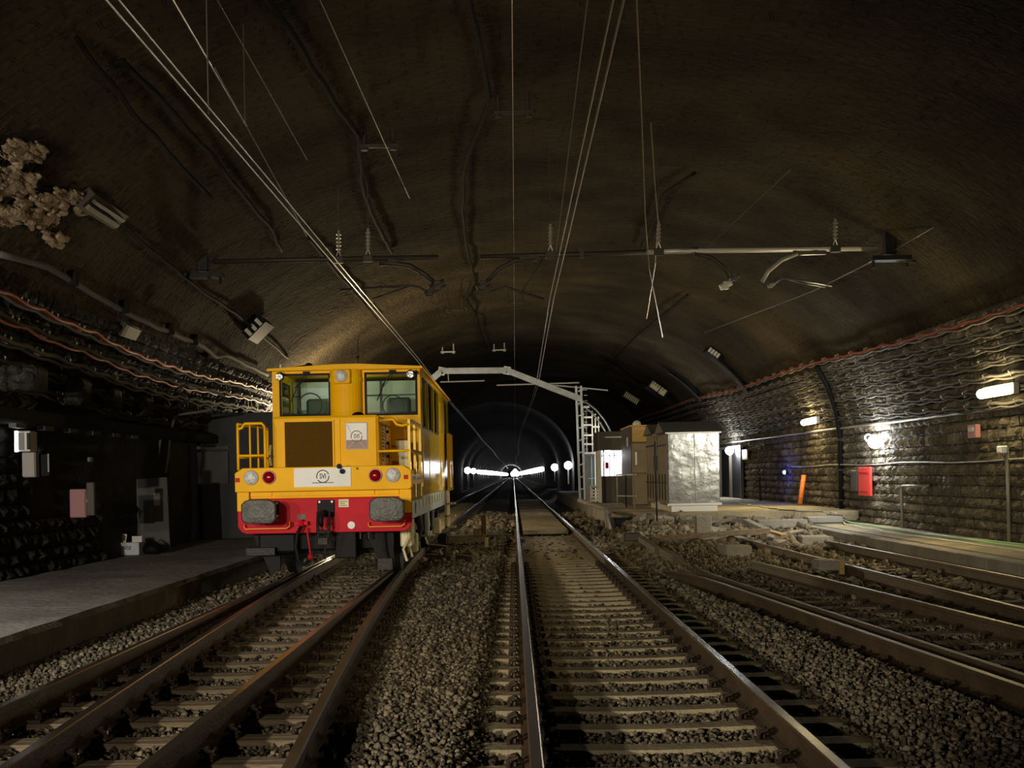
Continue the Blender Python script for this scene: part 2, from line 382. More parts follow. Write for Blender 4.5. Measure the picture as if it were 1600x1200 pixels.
def stones(name, bands, label, mname, keep, hf=gh, up=.3, an=(.55, 1.25)):
    P = []; Rr = []
    for (y0, y1, sp, rad, x0, x1) in bands:
        gy = np.arange(y0, y1, sp); gx = np.arange(x0, x1, sp); A, B = np.meshgrid(gx, gy); A = A.ravel(); B = B.ravel()
        A = A+rng.uniform(-.5, .5, A.size)*sp*1.1; B = B+rng.uniform(-.5, .5, B.size)*sp*1.1
        k = (A > -.44*B-.2) & (A < .44*B+.2) & keep(A, B); A, B = A[k], B[k]
        r = rad*rng.uniform(.55, 1.25, A.size); P.append(np.stack([A, B, hf(A, B)+r*rng.uniform(-.2, up+.35, A.size)], 1)); Rr.append(r)
    P = np.concatenate(P); Rr = np.concatenate(Rr); n = len(P)
    ph = (1+5**.5)/2; base = np.array([(-1, ph, 0), (1, ph, 0), (-1, -ph, 0), (1, -ph, 0), (0, -1, ph), (0, 1, ph), (0, -1, -ph), (0, 1, -ph), (ph, 0, -1), (ph, 0, 1), (-ph, 0, -1), (-ph, 0, 1)], float)
    base /= np.linalg.norm(base[0])
    V = base[None]*rng.uniform(.45, 1.3, (n, 12, 1))
    V = V*rng.uniform(*an, (n, 1, 3))
    q = rng.normal(size=(n, 4)); q /= np.linalg.norm(q, axis=1)[:, None]; a, b, c, d = q.T
    Rm = np.stack([1-2*(c*c+d*d), 2*(b*c-a*d), 2*(b*d+a*c), 2*(b*c+a*d), 1-2*(b*b+d*d), 2*(c*d-a*b), 2*(b*d-a*c), 2*(c*d+a*b), 1-2*(b*b+c*c)], 1).reshape(n, 3, 3)
    V = np.einsum('nij,nkj->nki', Rm, V)*Rr[:, None, None]+P[:, None]
    Fc = (np.array(ICO)[None]+np.arange(n)[:, None, None]*12).reshape(-1, 3)
    me = bpy.data.meshes.new(name); me.vertices.add(n*12); me.vertices.foreach_set('co', V.ravel())
    me.loops.add(Fc.size); me.loops.foreach_set('vertex_index', Fc.ravel().astype(np.int32)); me.polygons.add(len(Fc))
    me.polygons.foreach_set('loop_start', np.arange(0, Fc.size, 3, dtype=np.int32)); me.materials.append(MATS[mname]); me.update(calc_edges=True)
    o = bpy.data.objects.new(name, me); C.objects.link(o); props(o, label, 'gravel', None, 'stuff'); print(name, n); return o
def inpanel(A, B):                                      # where sleepers lie bare
    s = ((B-7.41+.13) % .6 < .26) & (A > -.12) & (A < 1.98) & (B < 33)
    t = ((B-7.17+.11) % .64 < .22) & (A > -3.6) & (A < -1.93+tu(B)+.05) & (B < 30)
    pl = (A < -4.43)
    c1 = (np.abs(A-.09) < .05) | (np.abs(A-1.59) < .05) | (np.abs(A+3.42) < .05) | (np.abs(A+1.93) < .05) | (np.abs(A-(-1.93+tu(B))) < .05) | (np.abs(A-(-3.42+tu(B))) < .05)
    isl = (B > 31.5) & (A > 2.8); pr = (A > 6.95); gap = (np.abs(A-.09) < .22) & (B < 30) & (rng.random(A.size) < .55)
    return ~(s | t | pl | c1 | isl | pr | gap)
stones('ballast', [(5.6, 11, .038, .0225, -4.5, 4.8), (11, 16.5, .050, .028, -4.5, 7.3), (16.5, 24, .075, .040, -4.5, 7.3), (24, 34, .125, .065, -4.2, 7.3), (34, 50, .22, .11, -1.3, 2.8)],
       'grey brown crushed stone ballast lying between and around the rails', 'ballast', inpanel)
stones('rubble_gravel', [(15, 24, .13, .07, 4.2, 6.6), (24, 31.2, .12, .085, 2.5, 7.0), (31.2, 33, .3, .1, 3.0, 6.4)], 'coarse yellowish rubble strewn in front of the metal cabinets', 'rubble',
       lambda A, B: (rng.random(A.size) < np.where(B > 25, .85, .30+.3*(A > 5.5))) & (np.abs(A-(5.19-.022*(B-12.5))) > .12) & (np.abs(A-6.62) > .1), up=.6, an=(.35, 1.5))
# ---------------------------------------------------------------- rails and sleepers
PROF = [(-.075, -.172), (.075, -.172), (.075, -.162), (.03, -.148), (.009, -.135), (.009, -.05), (.036, -.038), (.036, -.008), (.028, 0), (-.028, 0), (-.036, -.008), (-.036, -.038), (-.009, -.05), (-.009, -.135), (-.03, -.148), (-.075, -.162)]
def rail(parent, xf, y0, y1, n, name='rail', heads=('rail_rust', 'rail_head'), dz=0.0, label=None):
    m = MB(); k = len(PROF)
    for y in np.linspace(y0, y1, n+1):
        z = dz(y) if callable(dz) else dz
        m.v += [(xf(y)+p, float(y), q+z) for p, q in PROF]
    for i in range(n):
        for j in range(k):
            m.f.append((i*k+j, i*k+(j+1) % k, (i+1)*k+(j+1) % k, (i+1)*k+j)); m.m.append(1 if j in (7, 8, 9) else 0)
    m.f += [tuple(range(k)), tuple(n*k+j for j in range(k))[::-1]]; m.m += [0, 0]
    o = m.build(name, list(heads), parent, label=label); return o
def sleeper_mesh(L, wd, ht, wood):
    m = MB(); secs = [(-L/2, 1, 0), (-L/2+.02, 1, .004), (-.95, 1.0, .004), (-.5, .86, -.012), (0, .8, -.02), (.5, .86, -.012), (.95, 1.0, .004), (L/2-.02, 1, .004), (L/2, 1, 0)] if not wood else [(-L/2, 1, 0), (-L/4, 1.02, .003), (0, .98, -.004), (L/4, 1, .002), (L/2, 1, 0)]
    pr = [(-wd/2, -ht), (wd/2, -ht), (wd*.44, -.02), (wd*.40, 0), (-wd*.40, 0), (-wd*.44, -.02)] if not wood else [(-wd/2, -ht), (wd/2, -ht), (wd/2, -.012), (wd*.46, 0), (wd*.03, 0), (wd*.02, -.012), (0, -.012), (-wd*.01, 0), (-wd*.46, 0), (-wd/2, -.012)]
    k = len(pr)
    for (x, s, dz) in secs: m.v += [(x, p*s, q+(dz if q > -.1 else 0)) for p, q in pr]
    for i in range(len(secs)-1):
        for j in range(k): m.f.append((i*k+j, (i+1)*k+j, (i+1)*k+(j+1) % k, i*k+(j+1) % k))
    m.f += [tuple(range(k)), tuple((len(secs)-1)*k+j for j in range(k))[::-1]]; m.m = [0]*len(m.f)
    me = bpy.data.meshes.new('sleeper'); me.from_pydata(m.v, [], m.f); me.materials.append(MATS['sleeper_wood' if wood else 'sleeper_concrete']); me.update(); return me
def clip_mesh(s):
    m = MB()
    if 1:
        m.box(min(s*.07, s*.16), max(s*.07, s*.16), -.07, .07, 0, .02)
        m.tube([(s*.15, -.04, .02), (s*.15, -.05, .06), (s*.10, -.04, .075), (s*.075, 0, .045), (s*.10, .04, .075), (s*.15, .05, .06), (s*.15, .04, .02)], .013, 5)
        m.cyl((s*.115, 0, .02), (s*.115, 0, .085), .018, 6)
    me = bpy.data.meshes.new('rail_clip'); me.from_pydata([tuple(p) for p in m.v], [], m.f); me.materials.append(MATS['clip']); me.update(); return me
CLIP = [clip_mesh(-1), clip_mesh(1)]; SC = sleeper_mesh(2.6, .26, .2, False)
def lay(parent, ys, xc, me, rails, z=-.172, clips=22.0, jit=.006, rot=0.0, alt=None):
    for i, y in enumerate(ys):
        y = float(y); x = xc(y); mm = me(y) if callable(me) else me
        M = Matrix.Translation((x, y+random.uniform(-jit, jit), z-.004)) @ Matrix.Rotation(random.uniform(-.006, .006)+rot, 4, 'Z')
        s = part('sleeper', mm, parent, M)
        if y < clips:
            for r in rails:
                rx = r(y)
                if abs(rx-x) > 1.75: continue
                for cm in CLIP: part('rail_clip', cm, s, Matrix.Translation((rx, y, z)))
# main track
T1 = thing('railway_track', 'straight main track with bright worn rails on concrete sleepers in the centre', 'railway track', (.84, 6, -.17))
rail(T1, lambda y: .09, 2, 1200, 60); rail(T1, lambda y: 1.59, 2, 1200, 60)
lay(T1, [7.41+.6*k for k in range(-4, 43)], lambda y: .84, SC, [lambda y: .09, lambda y: 1.59])
for k in range(26):                                     # boards between the rails, far part
    y = 33.2+k*1.62; MB().box(.22, 1.46, y, y+1.58, -.16, -.05-.006*(k % 3), ch=.01).build('crossing_board', 'sleeper_concrete', T1)
# loco track with turnout
T2 = thing('railway_track', 'left track with branching turnout rails on wooden sleepers under the yellow locomotive', 'railway track', (-2.67, 6, -.17))
rail(T2, lambda y: -3.42, 2, 1200, 60); rail(T2, lambda y: -1.93, 2, 1200, 60)
HR = ('rail_rust', 'rail_head_rusty')
rail(T2, lambda y: -3.42+float(tu(y))+.0, 2, 26, 40, heads=('rail_rust', 'rail_head')); rail(T2, lambda y: -1.93+float(tu(y)), 2, 26, 40, heads=HR)
WS = {}
def wsl(y):
    L = round((1.94+float(tu(y)))*8)/8
    if L not in WS: WS[L] = sleeper_mesh(L, .22, .16, True)
    return WS[L]
lay(T2, [7.17+.64*k for k in range(-3, 34)], lambda y: -3.72+round((1.94+float(tu(y)))*8)/16, wsl, [lambda y: -3.42, lambda y: -1.93, lambda y: -3.42+float(tu(y)), lambda y: -1.93+float(tu(y))], clips=20, jit=.02)
m = MB()
for k in range(60): m.box(-3.95, -1.35, 29+k*.75, 29.26+k*.75, -.32, -.176)
m.build('far_sleeper', 'sleeper_concrete', T2, kind='stuff')
# curved siding
T3 = thing('railway_track', 'curved dull siding track with a flared check rail right of the main track', 'railway track', (4, 12, -.17))
rail(T3, lambda y: float(rc(y)), 6, 19.5, 20, heads=HR, dz=lambda y: -.10*max(0, (y-16)/3.5)**2)
rail(T3, lambda y: float(rc(y))+1.48, 6, 19.9, 20, heads=HR)
rail(T3, lambda y: float(rc(y))+.26+.22*max(0, (y-17.3)/2.3)**2, 6, 19.5, 30, 'check_rail', heads=('rail_rust', 'rail_rust'), dz=-.01)
SW = sleeper_mesh(2.5, .26, .16, True)
lay(T3, [7.2+.62*k for k in range(20)], lambda y: float(rc(y))+.74, SW, [lambda y: float(rc(y)), lambda y: float(rc(y))+1.48], clips=16, jit=.03, rot=.09, z=-.185)
# outer siding
T4 = thing('railway_track', 'outermost dull siding track beside the right platform, ending in rubble', 'railway track', (5.8, 15, -.17))
r4f = lambda y: 5.19-.0218*(y-12.55)
rail(T4, r4f, 8, 26.5, 12, heads=HR); rail(T4, lambda y: r4f(y)+1.45, 8, 25, 12, heads=HR)
lay(T4, [10+.62*k for k in range(19)], lambda y: r4f(y)+.72, SW, [r4f, lambda y: r4f(y)+1.45], clips=15, jit=.03, z=-.185)
# ---------------------------------------------------------------- platforms
def slabs(name, x0, x1, ys, zt, zb, label, edge_side, mt, mf):
    th = thing(name, label, 'platform', ((x0+x1)/2, ys[0], zb))
    ex = x1 if edge_side > 0 else x0
    m = MB(); N = int((ys[-1]-ys[0])/.35)
    inner = x0 if edge_side > 0 else x1
    rows = []
    for i in range(N+1):
        y = ys[0]+(ys[-1]-ys[0])*i/N; n = noise.noise(Vector((y*1.7, 3, 1)))*.035; n2 = noise.noise(Vector((y*.9, 8, 1)))*.02
        rows.append([(inner, y, zt+n2), (ex-edge_side*.5, y, zt+n2*.5), (ex-edge_side*.06+n, y, zt), (ex+n, y, zt-.05+n2), (ex-edge_side*.02+n*.4, y, zb)])
    for r_ in rows: m.v += r_
    for i in range(N):
        for j in range(4):
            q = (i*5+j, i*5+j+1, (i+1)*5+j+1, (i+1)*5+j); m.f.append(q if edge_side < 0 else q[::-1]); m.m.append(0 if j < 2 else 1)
    m.f += [(0, 1, 2, 3, 4), tuple(N*5+j for j in (4, 3, 2, 1, 0))]; m.m += [0, 0]
    m.build('deck', [mt, mf], th); return th
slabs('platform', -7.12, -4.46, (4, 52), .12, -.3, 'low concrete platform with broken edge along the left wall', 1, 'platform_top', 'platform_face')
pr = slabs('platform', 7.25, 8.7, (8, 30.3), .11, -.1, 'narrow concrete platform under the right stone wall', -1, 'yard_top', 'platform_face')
for k in range(16):                                     # its row of kerb stones
    y = 11+k*1.2; MB().box(6.98, 7.27, y+.008, y+1.19, -.32, .10+random.uniform(-.008, .008), ch=.012).build('kerb_stone', 'concrete', pr)
isl = thing('island_platform', 'raised concrete yard slab carrying the equipment cabinets and gantry post', 'platform', (5.7, 33, 0))
m = MB(); pts = [(2.7, 33.5), (3.3, 32.2), (4.2, 31.3), (8.7, 31.0), (8.7, 75.5), (2.7, 75.5)]; m.prism(pts, 'z', -.3, .40, 0); m.build('slab', 'yard_top', isl, bevel=.02)
for i in range(12): y = 34+i*3.3; MB().box(2.58, 2.72, y, y+3.25, -.25, .42, ch=.015).build('kerb_stone', 'concrete', isl)
# ---------------------------------------------------------------- masonry
def stone_mesh(seed):
    rnd = random.Random(seed); m = MB(); n = 4; vs = []
    for i in range(n):
        for j in range(n):
            u, v = i/(n-1)-.5, j/(n-1)-.5; e = 1 if 0 < i < n-1 and 0 < j < n-1 else 0
            vs.append((u*.97+rnd.uniform(-.035, .035), v*.95+rnd.uniform(-.05, .05), (.55+rnd.uniform(-.1, .5)) if e else rnd.uniform(.1, .35)))
    k = len(vs); ring = [(0, j) for j in range(n)]+[(i, n-1) for i in range(1, n)]+[(n-1, j) for j in range(n-2, -1, -1)]+[(i, 0) for i in range(n-2, 0, -1)]
    for (i, j) in ring: p = vs[i*n+j]; vs.append((p[0]*1.01, p[1]*1.01, -.6))
    fs = [(i*n+j, (i+1)*n+j, (i+1)*n+j+1, i*n+j+1) for i in range(n-1) for j in range(n-1)]; L = len(ring)
    for a in range(L):
        b = (a+1) % L; ia = ring[a][0]*n+ring[a][1]; ib = ring[b][0]*n+ring[b][1]; fs.append((ia, ib, k+b, k+a))
    return vs, fs
SV = [stone_mesh(i) for i in range(10)]
def smesh(i, mn):
    me = bpy.data.meshes.new('stone'); me.from_pydata(SV[i][0], [], SV[i][1]); me.materials.append(MATS[mn]); me.update(); return me
def masonry(wall, prof, ylo, yhi, rowh, lens, limit, mn, depth, gate=lambda y, s: True, left=False):
    """prof(s)->(x, z, nx, nz); stones laid in courses along arc length s."""
    L = []
    s = 0.0
    Smax = prof(None)
    while s < Smax:
        h = rowh*random.uniform(.85, 1.2); y = ylo+random.uniform(0, .3)
        while y < yhi:
            l = random.uniform(*lens)
            if gate(y, s): L.append((y+l/2, s+h/2, l, h))
            y += l
        s += h
    L.sort(key=lambda q: q[0]); ME = [smesh(i, mn) for i in range(len(SV))]; mb = MB()
    for i, (y, s, l, h) in enumerate(L):
        x, z, nx, nz = prof(s); nrm = Vector((nx, 0, nz)).normalized(); u = Vector((0, 1, 0)); v = nrm.cross(u)
        if v.z < 0: v = -v
        u = v.cross(nrm); k = random.randrange(len(SV)); a = random.uniform(-.06, .06); u2 = u*math.cos(a)+v*math.sin(a); v2 = v*math.cos(a)-u*math.sin(a)
        d = depth*random.uniform(.5, 1.4); M = Matrix(((u2.x*(l-.02), v2.x*(h-.015), nrm.x*d, x), (u2.y*(l-.02), v2.y*(h-.015), nrm.y*d, y), (u2.z*(l-.02), v2.z*(h-.015), nrm.z*d, z), (0, 0, 0, 1)))
        if i < limit: part('stone', ME[k], wall, M)
        else: mb.add([M @ Vector(p) for p in SV[k][0]], SV[k][1])
    if mb.v: mb.build('far_stones', mn, wall, kind='stuff')
    print('stones', len(L))
ORG[WR.name] = Vector(WR.location); ORG[WL.name] = Vector(WL.location)
def profR(s):
    if s is None: return 2.25+1.85
    if s < 2.25: return (8.75, .08+s, -1, 0)
    t = (s-2.25)/5.0; p = vp(t, 0); return (p.x+.03, p.z, -math.cos(t)/AX*7, -math.sin(t)/BZ*4)
def profL(s):
    if s is None: return 2.25+1.85
    if s < 2.25: return (-7.15, .08+s, 1, 0)
    t = (s-2.25)/5.0; p = vp(math.pi-t, 0); return (p.x-.03, p.z, math.cos(t)/AX*7, -math.sin(t)/BZ*4)
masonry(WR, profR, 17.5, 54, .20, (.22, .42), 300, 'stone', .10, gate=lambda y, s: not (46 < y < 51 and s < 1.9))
masonry(WL, profL, 13, 40, .21, (.2, .42), 290, 'dark_stone', .10, gate=lambda y, s: not (18.2 < y < 30 and .75+.05*(y-18) < s < 2.7) and not (21 < y < 29 and s < 2.7))
# ================================================================ LOCOMOTIVE
LX = -2.65
LO = thing('locomotive', 'yellow diesel shunting locomotive with red buffer beam standing on the left track', 'locomotive', (LX, 17.2, 0))
def lp(name, mb, mt, parent=None, label=None, smooth=False, bevel=0, kind=None):
    return mb.build(name, mt, parent or LO, label=label, smooth=smooth, bevel=bevel, kind=kind)
X = lambda a: LX+a
Y0 = 17.2; YC = 19.4; YR = 27.7
# buffer beam
m = MB(); m.prism([(X(-1.22), 1.19), (X(-1.22), .80), (X(-1.17), .73), (X(-1.10), .70), (X(1.10), .70), (X(1.17), .73), (X(1.22), .80), (X(1.22), 1.19)], 'y', Y0, Y0+.10)
lp('buffer_beam', m, 'red', bevel=.012)
m = MB(); m.box(X(-1.22), X(-1.05), Y0-.02, Y0+.12, 1.02, 1.31); lp('beam_cheek', m, 'yellow', bevel=.01)
m = MB(); m.box(X(1.05), X(1.22), Y0-.02, Y0+.12, .96, 1.31); lp('beam_cheek', m, 'yellow', bevel=.01)
m = MB(); m.box(X(-1.05), X(1.05), Y0+.05, Y0+.16, 1.19, 1.40); lp('lower_panel', m, 'yellow', bevel=.01)
for a, b in ((-1.04, -.74), (-.70, .70), (.74, 1.04)):
    m = MB(); m.box(X(a), X(b), Y0+.03, Y0+.05, 1.22, 1.30); lp('panel_ledge', m, 'yellow', bevel=.005)
m = MB(); z0, z1 = 1.29, 1.625
m.prism([(X(-1.23), z0), (X(1.20), z0), (X(1.23), z0+.03), (X(1.23), z1-.07), (X(1.12), z1), (X(-1.12), z1), (X(-1.23), z1-.07)], 'y', Y0-.09, Y0+.16)
BAR = lp('lamp_bar', m, 'yellow', bevel=.012)
def round_lamp(name, x, y, z, r, lens, parent=None, ring='white', deep=.05):
    m = MB(); m.torus((x, y-.012, z), r, r*.12, 'y', 28, 6); m.cyl((x, y, z), (x, y-.02, z), r*1.02, 24)
    h = lp(name, m, ring, parent, smooth=False)
    m = MB(); n = 20; rings = [(r*.97, 0), (r*.8, -.022), (r*.5, -.036), (r*.2, -.042)]
    for (q, d) in rings: m.v += [(x+q*math.cos(2*math.pi*k/n), y-.02+d, z+q*math.sin(2*math.pi*k/n)) for k in range(n)]
    for i in range(3): m.f += [(i*n+k, i*n+(k+1) % n, (i+1)*n+(k+1) % n, (i+1)*n+k) for k in range(n)]
    m.f.append(tuple(3*n+k for k in range(n))); m.m = [0]*len(m.f)
    if parent is None: m.build('lens', lens, h, smooth=True)
    else: m.build('lens', lens, parent, smooth=True)
    return h
zl = 1.49
round_lamp('headlight', X(-1.0), Y0-.09, zl, .092, 'lens_white', ring='grey_paint'); round_lamp('headlight', X(.975), Y0-.09, zl, .092, 'lens_white', ring='grey_paint')
round_lamp('tail_light', X(-.75), Y0-.09, zl, .086, 'tail_red', ring='tail_red'); round_lamp('tail_light', X(.73), Y0-.09, zl, .086, 'tail_red', ring='tail_red')
for a in (-1.19, 1.155): m = MB(); m.box(X(a-.03), X(a+.03), Y0-.10, Y0-.09, 1.43, 1.49); lp('reflector', m, 'red')
# white plate with ring emblem
m = MB(); m.box(X(-.40), X(.39), Y0-.105, Y0-.09, 1.345, 1.61); PL = lp('front_plate', m, 'white', label='white plate with round emblem and letters')
def emblem(x, z, y, r, parent, mt='ink', line=True):
    m = MB(); n = 40
    for sgn, a0, a1 in ((1, 20, 200), (1, 215, 365)):
        pts = [(x+r*math.cos(R(a)), y, z+r*math.sin(R(a))) for a in np.linspace(a0, a1, n//2)]; m.tube(pts, r*.08, 4)
    if line: m.box(x-r*1.75, x+r*1.75, y-.003, y+.003, z-r*1.10, z-r*.97)
    m.build('emblem', mt, parent)
    text('lettering', 'SVI', r*1.15, Matrix.Translation((x, y-.003, z)) @ FRONT @ Matrix.Scale(.72, 4, (1, 0, 0)), mt, parent)
emblem(X(0), 1.49, Y0-.108, .085, PL)
for (a, z) in ((.235, 1.625), (.275, 1.555)): m = MB(); m.cyl((X(a), Y0-.10, z), (X(a), Y0-.15, z), .036, 14); lp('socket_cap', m, 'black')
m = MB(); m.cyl((X(.48), Y0-.09, 1.59), (X(.48), Y0-.1, 1.59), .018, 10); lp('bolt', m, 'buffer')
# buffers
for sx, nm in ((-.805, 0), (.925, 1)):
    m = MB(); m.cyl((X(sx), Y0, 1.03), (X(sx), Y0-.22, 1.03), .13, 20); m.cyl((X(sx), Y0-.2, 1.03), (X(sx), Y0-.56, 1.03), .09, 16)
    m.box(X(sx)+.11*(1 if nm == 0 else -1)-.05, X(sx)+.11*(1 if nm == 0 else -1)+.06, Y0-.03, Y0, .92, 1.16)
    b = lp('buffer', m, 'black', bevel=.0)
    W, Hh, c = .235, .165, .07; poly = [(-W+c, -Hh), (W-c, -Hh), (W-.02, -Hh+.03), (W, -Hh+c), (W, Hh-c), (W-.05, Hh-.02), (W-c-.05, Hh), (-W+c+.05, Hh), (-W+.05, Hh-.02), (-W, Hh-c), (-W, -Hh+c), (-W+.02, -Hh+.03)]
    m = MB(); k = len(poly)
    for (s, y) in ((1, Y0-.54), (1, Y0-.575), (.93, Y0-.592), (.5, Y0-.603)): m.v += [(X(sx)+p*s, y, 1.03+q*s) for p, q in poly]
    for i in range(3): m.f += [(i*k+j, i*k+(j+1) % k, (i+1)*k+(j+1) % k, (i+1)*k+j) for j in range(k)]
    m.f += [tuple(range(k)), tuple(3*k+j for j in range(k))[::-1]]; m.m = [0]*len(m.f)
    m.build('buffer_head', 'buffer', b)
    for q in (.95, 1.13):
        m = MB(); m.cyl((X(sx)+.15*(1 if nm == 0 else -1), Y0-.03, q), (X(sx)+.15*(1 if nm == 0 else -1), Y0-.045, q), .015, 8); m.build('bolt', 'white', b)
    # shunter's grab rail under it
    x0, x1 = (X(-1.11), X(-.48)) if nm == 0 else (X(.62), X(1.12))
    m = MB(); m.tube([(x0, Y0, .83), (x0, Y0-.07, .83), (x0, Y0-.10, .80), (x0+.02, Y0-.1, .775), (x1-.04, Y0-.1, .775), (x1, Y0-.1, .80), (x1, Y0-.07, .86), (x1, Y0, .86)], .011, 8)
    lp('grab_rail', m, 'orange', smooth=True)
# coupler
m = MB(); m.box(X(-.10), X(.14), Y0-.03, Y0, .92, 1.16); CP = lp('coupler', m, 'black', bevel=.008)
m = MB(); m.tube([(X(.0), Y0, .98), (X(.0), Y0-.25, .98), (X(.0), Y0-.36, .93), (X(.0), Y0-.38, .86), (X(.0), Y0-.30, .82), (X(.0), Y0-.24, .86)], [.045, .045, .045, .04, .03, .02], 10); m.build('hook', 'black', CP, smooth=True)
m = MB()
for a in (-.07, .09): m.tube([(X(a), Y0-.14, 1.0), (X(a), Y0-.2, .8), (X(a*.8), Y0-.22, .62)], .022, 8)
m.cyl((X(-.09), Y0-.21, .72), (X(.11), Y0-.21, .72), .03, 10); m.box(X(-.06), X(.07), Y0-.26, Y0-.17, .55, .64); m.cyl((X(.03), Y0-.2, .56), (X(.03), Y0-.2, .34), .014, 8); m.build('screw_link', 'dark_steel', CP)
for a in (-.065, .11): m = MB(); m.cyl((X(a), Y0-.03, 1.135), (X(a), Y0-.045, 1.135), .017, 8); m.build('bolt', 'white', CP)
m = MB(); m.box(X(.20), X(.34), Y0-.012, Y0, 1.055, 1.165); p_ = lp('data_plate', m, 'cream')
for k in range(3): m = MB(); m.box(X(.22), X(.32-.03*(k % 2)), Y0-.015, Y0-.012, 1.075+.028*k, 1.083+.028*k); m.build('printed_line', 'ink', p_)
m = MB(); m.box(X(-.38), X(-.26), Y0-.012, Y0, .90, .965); lp('vent_plate', m, 'buffer')
m = MB(); m.cyl((X(.37), Y0-.008, .80), (X(.37), Y0, .80), .052, 20); lp('white_disc', m, 'white')
# brake hose
m = MB(); m.tube([(X(-.30), Y0, .86), (X(-.31), Y0-.12, .86), (X(-.30), Y0-.14, .80)], .032, 8); m.box(X(-.40), X(-.22), Y0-.12, Y0-.06, .82, .87)
m.tube([(X(-.24), Y0-.1, .78), (X(-.21), Y0-.13, .6), (X(-.19), Y0-.13, .42)], .012, 6); m.ball((X(-.19), Y0-.13, .38), .04, 8, 6); BC = lp('brake_cock', m, 'red')
m = MB(); m.tube([(X(-.31), Y0-.14, .80), (X(-.36), Y0-.17, .7), (X(-.38), Y0-.19, .52), (X(-.35), Y0-.2, .34), (X(-.27), Y0-.19, .27), (X(-.21), Y0-.17, .33)], .026, 8); m.build('brake_hose', 'black', BC, smooth=True)
m = MB(); m.tube([(X(-.48), Y0, .84), (X(-.48), Y0-.06, .84)], .01, 6); m.torus((X(-.48), Y0-.06, .83), .035, .008, 'y', 14, 5); lp('chain_ring', m, 'red')
# hood
hx0, hx1, hz = X(-.77), X(.74), 2.355
m = MB(); m.box(hx0, hx1, Y0+.3, YC, 1.25, hz, ch=.03); HD = lp('engine_hood', m, 'yellow', bevel=.0)
m = MB(); m.box(hx0+.03, X(.20), Y0+.285, Y0+.30, 1.61, 2.32); lp('hood_door', m, 'yellow', bevel=.006)
m = MB(); m.box(X(.225), hx1-.03, Y0+.285, Y0+.30, 1.61, 2.32); HP = lp('hood_door', m, 'yellow', bevel=.006)
gx0, gx1, gz0, gz1 = X(-.585), X(.09), 1.62, 2.27; gy = Y0+.28
m = MB(); m.box(gx0, gx1, gy-.002, gy+.004, gz0, gz1); GR = lp('radiator_grille', m, 'grille')
m = MB()
for k in range(33): x = gx0+(gx1-gx0)*k/32; m.box(x-.0035, x+.0035, gy-.014, gy-.006, gz0, gz1)
for k in range(31): z = gz0+(gz1-gz0)*k/30; m.box(gx0, gx1, gy-.018, gy-.010, z-.0035, z+.0035)
m.build('grille_mesh', 'grille_wire', GR, kind='stuff')
m = MB(); f_ = .025
for (a, b, c, d) in ((gx0-f_, gx1+f_, gz1, gz1+f_), (gx0-f_, gx0, gz0, gz1), (gx1, gx1+f_, gz0, gz1)): m.box(a, b, gy-.02, gy+.01, c, d)
m.build('grille_frame', 'yellow', GR, bevel=.004)
m = MB(); m.box(X(.275), X(.59), gy-.008, gy, 1.865, 2.25, ch=.003); PO = lp('poster', m, 'plate_grey', label='grey poster with round emblem over brown rail tracks')
m = MB(); m.box(X(.287), X(.578), gy-.012, gy-.008, 1.878, 2.0); m.build('poster_band', 'poster_brown', PO)
m = MB(); m.box(X(.287), X(.578), gy-.011, gy-.008, 2.0, 2.238); m.build('poster_field', 'white', PO)
m = MB()
for k in (-1, 1): m.beam((X(.432)+k*.12, gy-.014, 1.885), (X(.432)+k*.03, gy-.014, 1.985), .014, .003)
m.build('printed_track', 'white', PO)
emblem(X(.432), 2.05, gy-.015, .078, PO, 'poster_brown', False)
m = MB(); m.beam((X(.30), gy-.014, 2.22), (X(.355), gy-.014, 2.10), .006, .003); m.build('printed_stroke', 'ink', PO)
# hood right side: louvres, mirror box etc.
sx = hx1
m = MB(); m.box(sx, sx+.02, Y0+.55, Y0+1.05, 1.65, 2.25); LV = lp('side_louvre', m, 'yellow', bevel=.004)
for k in range(11): z = 1.70+k*.05; m = MB(); m.box(sx+.02, sx+.04, Y0+.6, Y0+1.0, z, z+.022); m.build('slat', 'dark_panel', LV)
m = MB(); m.box(sx, sx+.02, Y0+1.2, Y0+1.9, 1.5, 2.25); lp('side_door', m, 'yellow', bevel=.004)
for z in (1.75, 1.95, 2.12): m = MB(); m.box(sx+.02, sx+.06, Y0+1.15, Y0+1.2, z, z+.04); lp('hinge', m, 'black')
m = MB(); m.prism([(X(.92), 1.60), (X(1.06), 1.60), (X(1.06), 2.02), (X(.86), 2.02)], 'y', Y0+1.55, Y0+1.75); lp('tool_box', m, 'cream', bevel=.006)
m = MB(); m.ball((X(.40), Y0+.75, hz), .10, 14, 8, sc=(1, 1, .7)); lp('filler_cap', m, 'black', smooth=True)
m = MB(); m.tube([(hx0-.03, Y0+.32, 1.95), (hx0-.04, Y0+.3, 1.80), (hx0-.03, Y0+.32, 1.66)], .018, 8); lp('grab_handle', m, 'cream')
# running boards
m = MB(); m.box(X(-1.22), hx0, Y0+.15, YC, 1.36, 1.42); lp('walkway', m, 'yellow'); m = MB(); m.box(hx1, X(1.22), Y0+.15, YC, 1.36, 1.42); lp('walkway', m, 'yellow')
